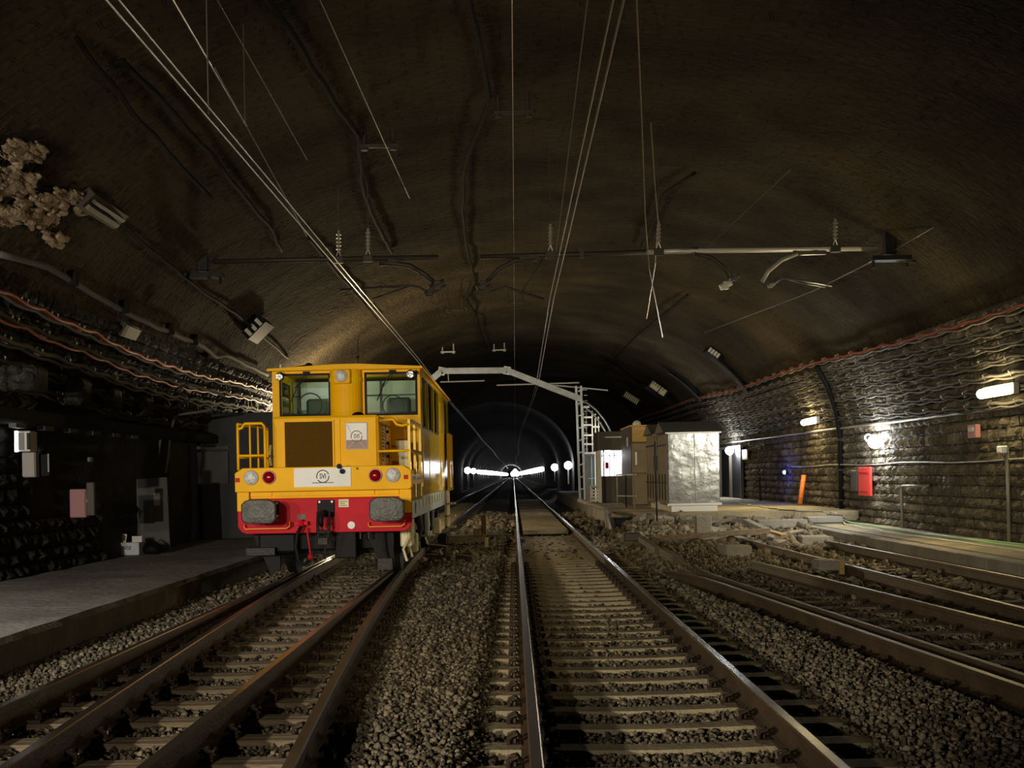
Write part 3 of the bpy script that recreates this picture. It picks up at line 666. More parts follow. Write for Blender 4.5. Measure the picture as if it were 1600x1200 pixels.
# railings
def rl(name, paths, r=.020, mt='yellow', par=None):
    m = MB()
    for p in paths: m.tube(p, r, 8)
    return lp(name, m, mt, par, smooth=True)
ly = Y0+.02; a = X(-1.20); b = X(-.82)
rl('railing_post', [[(a, ly, 1.60), (a, ly, 2.24)]]); rl('railing_post', [[(X(-.99), ly+.35, 1.42), (X(-.99), ly+.35, 2.22)]], .015); rl('railing_post', [[(b, ly, 1.60), (b, ly, 2.20), ]]); rl('railing_post', [[(a, YC-.1, 1.42), (a, YC-.1, 2.26)]]); rl('railing_post', [[(X(-1.04), ly+.05, 1.6), (X(-1.04), ly+.05, 2.23)]], .014)
rl('hand_rail', [[(b, ly, 2.20), (b-.04, ly, 2.25), (a+.10, ly, 2.25), (a+.06, ly, 2.19), (a, ly, 2.17)], [(a, ly, 2.24), (a, YC-.1, 2.26)]]); rl('middle_rail', [[(a, ly, 1.80), (b, ly, 1.80)], [(a, ly, 1.78), (a, YC-.1, 1.8)]], .018)
c = X(1.20)
rl('hand_rail', [[(X(.74), ly+.3, 2.27), (X(.98), ly, 2.27), (X(1.03), ly, 2.20), (X(1.10), ly, 2.18), (c, ly, 2.20)]]); rl('middle_rail', [[(X(.74), ly+.1, 1.83), (c, ly, 1.83)]], .018)
m = MB()
for (y, w_) in ((ly+.02, .05), (ly+.95, .035), (YC-.15, .05)): m.box(c-.02, c+.02, y-w_/2, y+w_/2, 1.13, 2.27)
for z in (1.14, 1.83, 2.25): m.box(c-.02, c+.02, ly, YC-.13, z-.025, z+.025)
m.box(c-.012, c+.012, ly+.02, YC-.16, 1.16, 1.50); lp('side_gate', m, 'yellow_side', bevel=.004)
m = MB(); m.box(X(-1.22), X(-1.18), ly, YC-.1, 1.14, 1.5); lp('side_gate', m, 'yellow')
# ------------------------------------------------ cab
cx0, cx1, cz0, cz1 = X(-1.13), X(1.205), 1.16, 3.16
wins = [(X(-.985), X(-.24)), (X(.36), X(1.13))]; wz0, wz1 = 2.47, 3.09
m = MB(); y0, y1 = YC, YC+.06
m.box(cx0, cx1, y0, y1, cz0, wz0); m.box(cx0, cx1, y0, y1, wz1, cz1); xs_ = [cx0, wins[0][0], wins[0][1], wins[1][0], wins[1][1], cx1]
for i in (0, 2, 4): m.box(xs_[i], xs_[i+1], y0, y1, wz0, wz1)
lp('cab_front', m, 'yellow')
SW_ = [(19.95, 20.8), (21.3, 22.3), (22.8, 23.8), (26.3, 27.3)]; sz0, sz1 = 2.28, 3.04
for sgn, xa in ((1, cx1), (-1, cx0)):
    m = MB(); xa0, xa1 = (xa-.05, xa) if sgn > 0 else (xa, xa+.05); m.box(xa0, xa1, YC+.06, YR, cz0, sz0); m.box(xa0, xa1, YC+.06, YR, sz1, cz1); pr_ = YC+.06
    for (p, q) in SW_: m.box(xa0, xa1, pr_, p, sz0, sz1); pr_ = q
    m.box(xa0, xa1, pr_, YR, sz0, sz1); CS = lp('cab_side', m, 'yellow_side')
    for (p, q) in SW_:
        m = MB(); m.box(xa-.03 if sgn > 0 else xa+.02, xa-.02 if sgn > 0 else xa+.03, p, q, sz0, sz1); m.build('window_pane', 'glass_dark', CS)
        if sgn > 0:
            m = MB(); t = .03
            for (u0, u1, v0, v1) in ((p-t, q+t, sz1, sz1+t), (p-t, q+t, sz0-t, sz0), (p-t, p, sz0, sz1), (q, q+t, sz0, sz1)): m.box(xa, xa+.012, u0, u1, v0, v1)
            m.build('window_frame', 'black', CS)
    if sgn > 0:
        for (p, q, z0_, z1_) in ((19.7, 21.0, 1.3, 2.1), (21.2, 22.5, 1.3, 2.1), (24.6, 25.6, 1.25, 2.95)):
            m = MB(); m.box(xa, xa+.014, p, q, z0_, z1_); m.build('access_panel', 'yellow_side', CS, bevel=.004)
m = MB(); m.box(cx0, cx1, YR-.05, YR, cz0, cz1); lp('cab_rear', m, 'yellow')
m = MB(); z = cz1; m.prism([(cx0-.06, z), (cx1+.05, z), (cx1+.05, z+.04), (X(.25), z+.095), (X(-.1), z+.095), (cx0-.06, z+.04)], 'y', YC-.12, YR+.05); lp('cab_roof', m, 'yellow', bevel=.008)
m = MB(); n = 14; xc_, rr = X(.04), .255
pl_ = [(xc_+rr*math.cos(R(180+180*k/n)), YC+.0+rr*.8*math.sin(R(180+180*k/n))) for k in range(n+1)]; m.prism(pl_, 'z', 2.36, 3.17); CD = lp('exhaust_duct', m, 'yellow', smooth=False)
m = MB(); pl_ = [(xc_+(rr+.012)*math.cos(R(180+180*k/n)), YC+.0+(rr+.012)*.8*math.sin(R(180+180*k/n))) for k in range(n+1)]; m.prism(pl_, 'z', 2.98, 3.04); m.build('duct_band', 'yellow_side', CD)
m = MB(); m.box(X(-.13), X(.14), YC-.27, YC-.15, 2.93, 3.16, ch=.02); RL = lp('roof_lamp_box', m, 'yellow', bevel=.0)
round_lamp('roof_lamp', X(.0), YC-.275, 3.05, 0.085, 'lens_white', RL, 'grey_paint')
for (a, s) in ((-.98, -1), (1.07, 1)):
    m = MB(); z = 3.07; m.ball((X(a), YC-.14, z), .07, 12, 8); m.tube([(X(a), YC-.1, z+.05), (X(a), YC-.02, z+.07)], .015, 6); k_ = lp('work_lamp', m, 'black', smooth=True)
    m = MB(); m.cyl((X(a), YC-.185, z-.005), (X(a), YC-.215, z-.01), .055, 16); m.build('lens', 'chrome', k_)
m = MB(); m.tube([(X(1.12), YC-.15, 3.1), (X(1.16), YC-.16, 3.13), (X(1.19), YC-.12, 3.07)], .012, 6); lp('lamp_bracket', m, 'black')
for i, (p, q) in enumerate(wins):
    m = MB(); t = .032
    for (u0, u1, v0, v1) in ((p-t, q+t, wz1-.0, wz1+t), (p-t, q+t, wz0-t, wz0), (p-t, p, wz0, wz1), (q, q+t, wz0, wz1)): m.box(u0, u1, YC-.015, YC+.01, v0, v1)
    WF = lp('windscreen', m, 'black', bevel=.003)
    m = MB(); m.box(p, q, YC+.02, YC+.03, wz0, wz1); m.build('window_pane', 'glass', WF)
    pv = (p+q)/2+.03; m = MB(); m.box(pv-.05, pv+.05, YC-.06, YC-.01, wz1+.01, wz1+.06); m.tube([(pv, YC-.05, wz1+.03), (pv-.18, YC-.05, wz1-.20)], .008, 5); m.tube([(pv+.04, YC-.05, wz1+.03), (pv-.14, YC-.05, wz1-.20)], .006, 5); m.beam((pv-.10, YC-.04, wz1-.08), (pv-.25, YC-.04, wz1-.42), .014, .014); m.build('wiper', 'black', WF)
# cab interior seen through the glass
m = MB(); m.box(cx0+.06, cx1-.06, YC+1.5, YC+1.54, 1.2, 3.1); lp('cab_bulkhead', m, 'interior')
m = MB(); m.box(cx0+.05, cx1-.05, YC+.06, YR-.06, 1.18, 1.22); lp('cab_floor', m, 'interior_dark')
m = MB(); m.box(cx0+.1, cx1-.1, YC+.12, YC+.5, 2.2, 2.5, ch=.03); lp('control_desk', m, 'interior_dark')
for a, b in ((-.85, -.55), (-.75, .9), (.55, .9)):
    pass
for a in (-.55, .78):
    m = MB(); m.box(X(a-.2), X(a+.2), YC+.9, YC+1.0, 1.9, 2.78, ch=.04); m.box(X(a-.22), X(a+.22), YC+.6, YC+1.0, 1.8, 1.9, ch=.03); lp('driver_seat', m, 'interior_dark')
m = MB(); m.torus((X(.72), YC+.55, 2.62), .17, .012, 'y', 20, 5); m.torus((X(-.62), YC+.55, 2.66), .19, .012, 'y', 20, 5); lp('control_wheel', m, 'interior_dark')
m = MB()
for a in (-.95, -.35, .42, 1.05): m.box(X(a-.012), X(a+.012), YC+1.47, YC+1.5, 1.3, 3.1)
for z in (2.55, 2.85): m.box(cx0+.1, cx1-.1, YC+1.47, YC+1.5, z, z+.02)
lp('bulkhead_trim', m, 'interior_dark')
m = MB(); m.box(X(-.93), X(-.4), YC+1.46, YC+1.48, 2.62, 3.0); lp('notice_board', m, 'paper')
light('cab_fill', 'POINT', (X(0), YC+.8, 3.05), 5, (.8, 1, .85), .1)  # fill light added to give the cab interior a lit look
# roof fittings
m = MB(); m.cyl((X(-1.0), YC+.5, 3.2), (X(-.62), YC+.45, 3.26), .055, 12); m.ball((X(-.62), YC+.45, 3.26), .075, 10, 8); lp('horn', m, 'black')
m = MB(); m.box(X(.05), X(.25), YC+.5, YC+.7, 3.24, 3.30); m.cyl((X(.16), YC+.6, 3.28), (X(.16), YC+.6, 3.72), .012, 6); m.ball((X(.16), YC+.6, 3.42), .03, 8, 6); lp('antenna', m, 'dark_steel')
m = MB(); m.cyl((X(-1.03), YC+.2, 3.18), (X(-1.03), YC+.2, 3.29), .012, 6); lp('aerial', m, 'white')
# frame and running gear
m = MB(); m.box(X(1.14), X(1.20), Y0+.12, YR, .86, 1.16); FR = lp('side_frame', m, 'grey_paint', bevel=.006)
for k in range(9): y = Y0+1.6+k*.75; m = MB(); m.box(X(1.20), X(1.215), y, y+.10, .98, 1.12); m.build('frame_rib', 'cream', FR)
text('number', '1P', .24, Matrix.Translation((X(1.204), Y0+.9, 1.0)) @ Matrix.Rotation(R(90), 4, 'Z') @ FRONT, 'ink', FR)
m = MB(); m.box(X(-1.20), X(-1.14), Y0+.12, YR, .86, 1.16); lp('side_frame', m, 'grey_paint')
m = MB(); m.box(X(-1.0), X(1.0), Y0+.12, YR, .72, 1.2); m.box(X(-.9), X(.9), Y0+.5, YR-.5, .45, .75); lp('underframe', m, 'near_black')
for y in (Y0+2.1, YR-2.3):
    m = MB(); m.cyl((X(-.95), y, .42), (X(.95), y, .42), .08, 12); AX_ = lp('axle', m, 'dark_steel')
    for s in (-1, 1):
        m = MB(); xo = X(s*.76); m.cyl((xo, y, .42), (xo-s*.03, y, .42), .455, 32); m.cyl((xo-s*.0, y, .42), (xo+s*.12, y, .42), .425, 32); m.build('wheel', 'dark_steel', AX_)
        m = MB(); xo = X(s*1.04); m.box(xo-.07, xo+.09, y-.17, y+.17, .28, .58, ch=.02); m.build('axle_box', 'cream' if s > 0 else 'dark_steel', AX_)
        m = MB()
        for k in range(5): m.box(xo-.05, xo+.05, y-.5+k*.07, y+.5-k*.07, .62+k*.022, .64+k*.022)
        m.build('leaf_spring', 'dark_steel', AX_)
for (y, h, mt) in ((Y0+.55, .45, 'cream'), (Y0+3.2, .5, 'dark_steel'), (Y0+3.9, .42, 'grey_paint'), (Y0+5.2, .5, 'dark_steel')):
    m = MB(); m.box(X(1.0), X(1.17), y, y+.45, h, .86, ch=.02); lp('equipment_box', m, mt)
for (y, mt) in ((Y0+.35, 'cream'), (Y0+1.3, 'cream'), (Y0+2.9, 'brown_panel'), (Y0+4.6, 'cream')):
    m = MB(); m.tube([(X(1.12), y, .86), (X(1.14), y+.05, .6), (X(1.05), y+.12, .42), (X(1.1), y+.1, .25)], .02, 6); lp('pipe', m, mt)
for sx_, in ((-.82,), (.80,)):
    m = MB(); m.prism([(X(sx_-.28), .70), (X(sx_+.12), .70), (X(sx_+.12), .18), (X(sx_-.02), .10), (X(sx_-.10), .30)], 'y', Y0+.35, Y0+.42); lp('rail_guard', m, 'black')
m = MB(); m.box(X(-.98), X(-.45), Y0+.2, Y0+.5, .42, .70, ch=.03); lp('air_tank', m, 'black')
m = MB(); m.box(X(-1.12), X(-.72), Y0+.05, Y0+.35, .40, .50); lp('shunter_step', m, 'dark_steel')
m = MB(); m.box(X(.12), X(.42), Y0+.12, Y0+.42, .33, .72, ch=.015); lp('gear_box_cover', m, 'black')
m = MB(); m.box(X(-.95), X(.98), Y0+.9, Y0+.98, .35, .7); lp('cross_member', m, 'near_black')
m = MB(); m.tube([(X(.78), Y0+.2, .7), (X(.79), Y0+.15, .45), (X(.82), Y0+.15, .30)], .025, 8); m.box(X(.72), X(.92), Y0+.08, Y0+.2, .16, .32); lp('sand_pipe', m, 'dark_steel')
for a_ in (.48, .60): m = MB(); m.tube([(X(a_), Y0+.12, .72), (X(a_), Y0+.12, .60)], .02, 6); lp('hose_stub', m, 'dark_steel')
# rear door panel and steps
m = MB(); yb = 26.1
for (y, w_) in ((yb, .06), (yb+1.0, .06)): m.box(X(1.25), X(1.32), y-w_/2, y+w_/2, 1.16, 2.36)
for z in (2.34, 1.75, 1.18): m.box(X(1.26), X(1.31), yb, yb+1, z-.03, z+.03)
m.box(X(1.275), X(1.29), yb, yb+1, 1.2, 2.3); lp('rear_gate', m, 'yellow_side')
m = MB(); m.box(X(1.18), X(1.24), yb-.1, yb+1.0, .34, 1.16); ST = lp('step_unit', m, 'cream', bevel=.01)
for z in (.36, .60, .86): m = MB(); m.box(X(1.18), X(1.40), yb-.1, yb+.5, z, z+.035); m.build('step', 'cream', ST)
# ================================================================ EQUIPMENT ON THE RIGHT
def tag1(mb, name, mt, label, cat, group=None, **k): return mb.build(name, mt, None, label=label, cat=cat, group=group, **k)
def cabinet(x0, x1, y0, y1, z0, z1, label, front, side, doors):
    th = thing('equipment_cabinet', label, 'cabinet', ((x0+x1)/2, y0, z0))
    MB().box(x0, x1, y0, y1, z0+.16, z1, ch=.01).build('body', side, th)
    MB().box(x0+.08, x1-.08, y0-.02, y1, z0, z0+.16).build('plinth', 'pale_metal', th)
    m = MB(); ym = (y0+y1)/2
    m.prism([(y0-.12, z1-.01), (y1+.1, z1-.01), (ym, z1+.30)], 'x', x0-.12, x1+.12); m.build('roof', 'roof_grey', th, bevel=.01)
    w_ = (x1-x0)/doors
    for i in range(doors):
        o = MB().box(x0+i*w_+.02, x0+(i+1)*w_-.02, y0-.035, y0, z0+.22, z1-.05, ch=.008).build('door', front, th)
        MB().box(x0+(i+1)*w_-.10, x0+(i+1)*w_-.07, y0-.07, y0-.035, (z0+z1)/2-.08, (z0+z1)/2+.08).build('handle', 'pale_metal', o)
    MB().box(x0-.05, x1+.05, y0-.05, y0-.01, z1-.05, z1).build('door_header', 'pale_metal', th)
    MB().box(x0-.03, x1+.03, y0-.06, y0-.01, z0+.16, z0+.22).build('door_sill', 'pale_metal', th)
    n = 3; d = (y1-y0)/n
    for i in range(n):
        o = MB().box(x0-.03, x0, y0+i*d+.03, y0+(i+1)*d-.03, z0+.2, z1-.06, ch=.008).build('side_door', 'brown_panel', th)
        MB().box(x0-.05, x0-.03, y0+i*d+d*.4, y0+i*d+d*.5, z0+.3, z0+1.0).build('cable_strip', 'dark_steel', o)
    for z in (z0+.75, z1-.35): MB().box(x0-.06, x0-.03, y0, y1, z, z+.03).build('strap', 'dark_steel', th)
    return th
cabinet(4.10, 5.48, 32.6, 34.5, .40, 2.52, 'large silver metal cabinet with two bright front doors and dark gabled roof', 'aluminium', 'aluminium', 2)
cabinet(4.06, 5.40, 35.1, 37.1, .40, 2.56, 'narrower gabled cabinet just behind the large silver cabinet', 'brown_panel', 'brown_panel', 2)
th = thing('equipment_hut', 'tall brown box hut with plywood top behind the gabled cabinets', 'hut', (4, 38.6, .4))
MB().box(3.72, 4.5, 38.7, 42, .4, 2.9).build('body', 'dark_panel', th)
o = MB().box(3.74, 4.22, 38.66, 38.7, .45, 2.38, ch=.008).build('door', 'brown_panel', th); MB().box(3.84, 3.9, 38.63, 38.66, 1.7, 2.1).build('label_plate', 'paper', o)
MB().box(3.74, 4.22, 38.65, 38.7, 1.42, 1.45).build('door_rail', 'dark_panel', th)
MB().box(3.76, 4.3, 38.6, 38.69, 2.42, 2.9, ch=.01).build('plywood_panel', 'plywood', th); MB().box(3.68, 4.9, 38.5, 42, 2.9, 2.95).build('roof', 'plywood', th)
MB().box(3.69, 3.72, 39.6, 39.8, 2.3, 2.6).build('notice', 'paper', th)
MB().ball((4.0, 39.5, 3.0), .14, 12, 8).build('vent_cap', 'pale_metal', th)
th = thing('open_booth', 'dark roofed booth with bright white lit interior beside the gantry post', 'booth', (3.5, 44, .4))
MB().box(3.05, 3.98, 43.9, 46.5, 2.28, 2.95, ch=.02).build('canopy', 'dark_panel', th)
MB().box(3.3, 3.98, 43.88, 43.9, 2.72, 2.76).build('canopy_strip', 'pale_metal', th)
MB().box(3.10, 3.16, 44, 46.4, .4, 2.3).build('side_wall', 'white', th); MB().box(3.95, 4.0, 44, 46.4, .4, 2.3).build('side_wall', 'white', th)
MB().box(3.1, 4.0, 46.35, 46.42, .4, 2.3).build('back_wall', 'booth_wall_glow', th); MB().box(3.16, 3.95, 44.3, 45, .4, 1.35, ch=.02).build('counter', 'dark_panel', th)
m = MB()
for x in (3.34, 3.62, 3.8): m.box(x, x+.025, 46.25, 46.3, 1.3, 2.25)
m.box(3.16, 3.95, 46.25, 46.3, 2.1, 2.13); m.build('window_frame', 'dark_steel', th)
MB().box(3.30, 3.42, 43.95, 43.98, 1.62, 1.85).build('red_notice', 'red', th); MB().box(3.22, 3.26, 43.9, 43.94, .4, 2.3).build('corner_post', 'dark_steel', th)
th = thing('glazed_screen', 'dark green glazed door screen behind the gantry post', 'screen', (3.1, 47.5, .4))
MB().box(2.78, 2.9, 47.5, 47.6, .4, 2.2).build('jamb', 'dark_panel', th); MB().box(3.28, 3.34, 47.5, 47.6, .4, 2.2).build('jamb', 'dark_panel', th)
MB().box(2.9, 3.28, 47.55, 47.57, .9, 2.15).build('pane', 'interior_dark', th); MB().box(2.9, 3.28, 47.5, 47.6, 2.12, 2.2).build('head', 'dark_panel', th)
for x in (3.02, 3.15): MB().box(x, x+.03, 47.52, 47.55, .5, 2.12).build('glazing_bar', 'grey_paint', th)
for z in (.9, 1.25): MB().box(2.9, 3.28, 47.52, 47.55, z, z+.03).build('glazing_bar', 'grey_paint', th)
th = thing('slatted_crate', 'white slatted crate piled with cloth at the foot of the booth', 'crate', (3.05, 45.5, .4))
for k in range(4): MB().box(2.82, 3.3, 45.3, 45.33, .44+k*.12, .51+k*.12).build('slat', 'pale_metal', th)
for x in (2.82, 3.27): MB().box(x, x+.04, 45.28, 46, .4, .98).build('post', 'pale_metal', th)
m = MB(); random.seed(3)
for k in range(7): m.rock((2.9+k*.055, 45.6, .97), .09, (1.2, 1, .5))
m.build('cloth', 'cream', th, kind='stuff')
for i, (px, y) in enumerate(((964, 38), (978, 37.4), (991, 36.2))):
    x = at(px, 760, y).x
    th = thing('guard_rail_post', ['thin railing post left of the booth counter', 'thin dark railing post in front of the booth', 'pale railing post beside the brown hut'][i], 'post', (x, y, .4))
    MB().box(x-.02, x+.02, y-.02, y+.02, .4, 1.42).build('post', 'dark_steel' if i == 1 else 'conduit', th)
    if i < 2: MB().beam((x, y, 1.4), (x+.3, y-.5, 1.4), .04, .04).build('top_rail', 'conduit', th); MB().beam((x, y, .75), (x+.3, y-.5, .75), .03, .03).build('middle_rail', 'conduit', th)
th = thing('marker_stake', 'thin dark stake standing in front of the gabled cabinets', 'stake', (3.42, 29.4, .2))
MB().cyl((3.42, 29.4, .1), (3.40, 29.4, 2.2), .022, 8).build('shaft', 'black', th); MB().box(3.36, 3.46, 29.38, 29.42, 1.5, 1.85).build('tag_plate', 'dark_steel', th)
# gantry
G = 50.0
th = thing('portal_gantry', 'galvanized steel portal gantry spanning the tracks with caged ladder', 'gantry', (2.8, G, .4))
pb, pt = at(910, 782, G), at(903, 603, G)
for dx in (-.10, .10):
    MB().beam((pb.x+dx, G, .40), (pt.x+dx+.02, G, pt.z), .09, .16).build('post_channel', 'galv_paint', th)
for k in range(9): z = .8+k*.5; MB().beam((2.69, G-.09, z), (2.93, G-.09, z+.08), .012, .05).build('batten', 'galv_paint', th)
BM = [at(640, 622, G), at(690, 580, G), at(792, 579, G), at(908, 624, G)]
for i in range(3):
    for dz, nm in ((.0, 'beam_section'),): MB().beam(BM[i], BM[i+1], .24, .24).build(nm, 'galv', th)
for p in BM[1:3]: MB().beam((p.x-.03, G, p.z-.16), (p.x+.03, G, p.z+.16), .28, .10).build('joint_plate', 'pale_metal', th)
arc = [at(*q, G) for q in ((905, 625), (918, 630), (932, 641), (944, 656), (951, 668), (955, 680))]
for off in (0, .3): MB().tube([p+Vector((-off*.45, off, -off*.4)) for p in arc], .055, 8).build('curved_strut', 'galv', th, smooth=True)
MB().beam(at(950, 610, G), at(845, 600, G), .05, .05).build('cross_tube', 'conduit', th); MB().beam(at(776, 602, G), at(905, 598, G), .05, .05).build('cross_tube', 'conduit', th)
MB().beam(at(688, 597, G), at(757, 595, G), .05, .05).build('cross_tube', 'conduit', th); MB().beam(at(701, 596, G), at(700, 583, G), .04, .04).build('cross_tube', 'conduit', th)
for px in (917, 926, 931, 936): MB().beam(at(px, 708, G+.3), at(px-1, 634+(px-917)*.9, G+.3), .05, .05).build('cage_upright', 'pale_metal', th)
for i, (py, a, b) in enumerate(((636, 911, 921), (652, 912, 926), (664, 912, 926), (667, 925, 937), (680, 911, 937), (694, 912, 937), (708, 911, 937))): MB().beam(at(a, py, G+.25), at(b, py, G+.25), .05, .07).build('cage_hoop', 'pale_metal', th)
MB().beam(at(934.5, 708, G+.2), at(934.5, 680, G+.2), .11, .05).build('ladder_rail', 'white', th)
for px in (914, 919): MB().beam(at(px, 778, G+.3), at(px-3, 636, G+.3), .04, .05).build('ladder_rail', 'plywood' if px == 914 else 'pale_metal', th)
for k in range(20): z = .7+k*.22; MB().beam((2.95, G+.3, z), (3.09, G+.3, z), .02, .02).build('rung', 'pale_metal', th)
light('gantry_lamp', 'POINT', (3.6, 47.0, 3.3), 35, (1, .97, .85), .1)
light('booth_lamp', 'POINT', (3.5, 45.6, 2.1), 12, (.95, .97, 1), .1)
# ================================================================ OVERHEAD LINE
def wire(name, pts, r, mt, label, n=5, cat='wire'): return tag1(MB().tube(pts, r, n), name, mt, label, cat)
zc = 3.13+CH; zz = [(-2, .80), (21.9, .78), (43, .93), (54, .90), (85, .64), (131, .60), (180, .9), (230, .5), (300, .9), (600, .8)]
wire('contact_wire', [(x, y, zc) for y, x in zz], .009, 'wire', 'right one of the paired contact wires above the centre track')
wire('contact_wire', [(x-.07, y, zc) for y, x in zz], .008, 'wire', 'left one of the paired contact wires above the centre track')
z2 = [(-2, -2.60), (33, -2.53), (52, -2.65), (90, -2.62), (114, -2.74), (160, -2.55), (220, -2.8), (300, -2.5), (600, -2.65)]
wire('contact_wire', [(x, y, zc) for y, x in z2], .009, 'wire', 'left one of the paired contact wires above the locomotive')
wire('contact_wire', [(x+.08, y, zc) for y, x in z2], .008, 'wire', 'right one of the paired contact wires above the locomotive')
def wz(a, b, z, r, mt, label, ext=None):
    u0, v0 = ray(*a); u1, v1 = ray(*b); z -= CH; p = Vector((u0*z/v0, F*z/v0, z+CH)); q = Vector((u1*z/v1, F*z/v1, z+CH))
    return wire('suspension_wire', [p+(p-q).normalized()*2, q], r, mt, label)
wz((270, 0), (385, 197), 5.5, .010, 'wire', 'bright wire from the top edge meeting the left hanger dropper'); wz((385, 197), (480, 370), 5.5, .008, 'wire_dark', 'dim wire continuing from the left hanger dropper towards the locomotive')
wz((500, 0), (640, 310), 5.9, .006, 'wire_dark', 'thin dim wire over the left vault bracket'); wz((345, 10), (480, 250), 6.0, .007, 'wire_dark', 'thin dark wire right of the bright left wire')
wz((918, 0), (868, 400), 5.7, .006, 'wire_dark', 'thin dim wire left of the paired centre contact wires')
p = wz((800, 0), (805, 700), 5.6, .005, 'wire', 'thin vertical looking wire along the crown of the vault')
for i, (a, b, d, lb) in enumerate((((330, -10), (326, 178), 13.0, 'dropper hanging to the paired wires at upper left'), ((381, 20), (383, 195), 13.2, 'dropper hanging to the single bright wire at upper left'))):
    top = atv(a[0], a[1]-30); y = (F*3.13/ray(*b)[1]) if i == 0 else F*4.04/ray(*b)[1]; bt = at(*b, y); wire('dropper', [(bt.x, y, ZC+BZ*math.sqrt(1-((bt.x-CX)/AX)**2)), bt], .007, 'wire', lb)
BY = 21.9
def bar(pxs, mt, label, y=BY, r=.045):
    th = thing('catenary_support_bar', label, 'support bar', at(*pxs[0], y)); MB().tube([at(*q, y) for q in pxs], r, 12).build('tube', mt, th, smooth=True); return th
def insul(th, px, py0, py1, y=BY, wires=True):
    a, b = at(px, py0, y), at(px, py1, y); m = MB(); n = 5
    for k in range(n): c_ = a.lerp(b, .12+.5*k/(n-1)); m.cyl(c_-Vector((0, 0, .02)), c_+Vector((0, 0, .02)), .05, 10, r2=.03)
    m.tube([a, a.lerp(b, .7)], .022, 6); m.build('insulator', 'insulator', th)
    MB().tube([a.lerp(b, .66), b+Vector((-.06, 0, 0))], .01, 5).build('stirrup', 'pale_metal', th); MB().tube([a.lerp(b, .66), b+Vector((.06, 0, 0))], .01, 5).build('stirrup', 'pale_metal', th)
    MB().box(b.x-.09, b.x+.09, y-.06, y+.06, b.z-.06, b.z+.06, ch=.01).build('clamp', 'iron', th)
    top = Vector((a.x, y, ZC+BZ*math.sqrt(max(0, 1-((a.x-CX)/AX)**2)))); MB().tube([a, top], .008, 5).build('hanger_wire', 'wire_dark', th)
def cantarm(th, pts, r=.035, mt='iron', nm='arm'): MB().tube([at(*q[:2], BY+(q[2] if len(q) > 2 else 0)) for q in pts], r, 10).build(nm, mt, th, smooth=True)
def clampb(th, px, py, s=.08, mt='iron', d=0):
    c_ = at(px, py, BY+d); m = MB(); m.cyl(c_-Vector((s, 0, s*.4)), c_+Vector((s, 0, s*.5)), s*.55, 10); m.box(c_.x-s*.5, c_.x+s*.5, c_.y-s*.5, c_.y+s*.5, c_.z-s*.7, c_.z+s*.7, ch=.01); m.build('clamp', mt, th)
B1 = bar([(333, 409), (460, 406), (685, 402)], 'iron', 'dark horizontal catenary bar on the left, bracketed to the vault')
insul(B1, 529, 360, 406); insul(B1, 575, 357, 404)
cantarm(B1, [(593, 412), (612, 411), (640, 415), (663, 428), (680, 443)], .045); clampb(B1, 684, 447, .13); clampb(B1, 610, 409, .08)
MB().beam(at(593, 411, BY), at(622, 410, BY), .07, .05).build('arm_socket', 'iron', B1)
cantarm(B1, [(680, 450), (668, 456), (655, 449), (640, 446), (532, 453)], .022); cantarm(B1, [(640, 447), (610, 457), (582, 467)], .012); clampb(B1, 672, 457, .09)
B2 = bar([(750, 401.5), (900, 397.5), (1010, 394)], 'iron', 'dark horizontal catenary bar in the middle above the centre track'); insul(B2, 860, 350, 398); insul(B2, 1029, 345, 394)
MB().box(at(909, 397, BY).x-.04, at(909, 397, BY).x+.04, BY-.07, BY+.07, at(909, 397, BY).z-.07, at(909, 397, BY).z+.1).build('clamp', 'iron', B2)
cantarm(B2, [(840, 405), (805, 407), (780, 420), (760, 441)], .04); clampb(B2, 755, 446, .12); cantarm(B2, [(765, 456), (790, 448), (815, 457), (853, 468)], .022); cantarm(B2, [(848, 405), (832, 432), (812, 460)], .014); MB().box(at(853, 463, BY).x-.04, at(853, 463, BY).x+.04, BY-.04, BY+.04, at(853, 472, BY).z, at(853, 458, BY).z).build('clamp', 'iron', B2)
MB().beam(at(812, 404, BY), at(843, 403, BY), .07, .05).build('arm_socket', 'iron', B2)
B3 = bar([(1010, 394), (1083, 392), (1370, 388)], 'pale_metal', 'bright horizontal catenary bar on the right, bracketed to the vault')
insul(B3, 1305, 342, 389)
for px in (1085, 1245, 1275): clampb(B3, px, 391, .07)
MB().beam(at(1250, 396, BY), at(1290, 395, BY), .08, .06).build('arm_socket', 'galv', B3)
cantarm(B3, [(1085, 397), (1110, 402), (1130, 417), (1142, 434)], .04, 'iron'); clampb(B3, 1134, 446, .10, 'pale_metal'); clampb(B3, 1148, 434, .08, 'galv')
cantarm(B3, [(1246, 396), (1222, 406), (1200, 424), (1191, 440)], .04, 'conduit'); clampb(B3, 1205, 446, .06, 'conduit')
cantarm(B3, [(1205, 448), (1222, 435), (1240, 436), (1300, 447)], .018, 'galv'); cantarm(B3, [(1222, 435), (1250, 442), (1290, 449)], .012, 'galv')
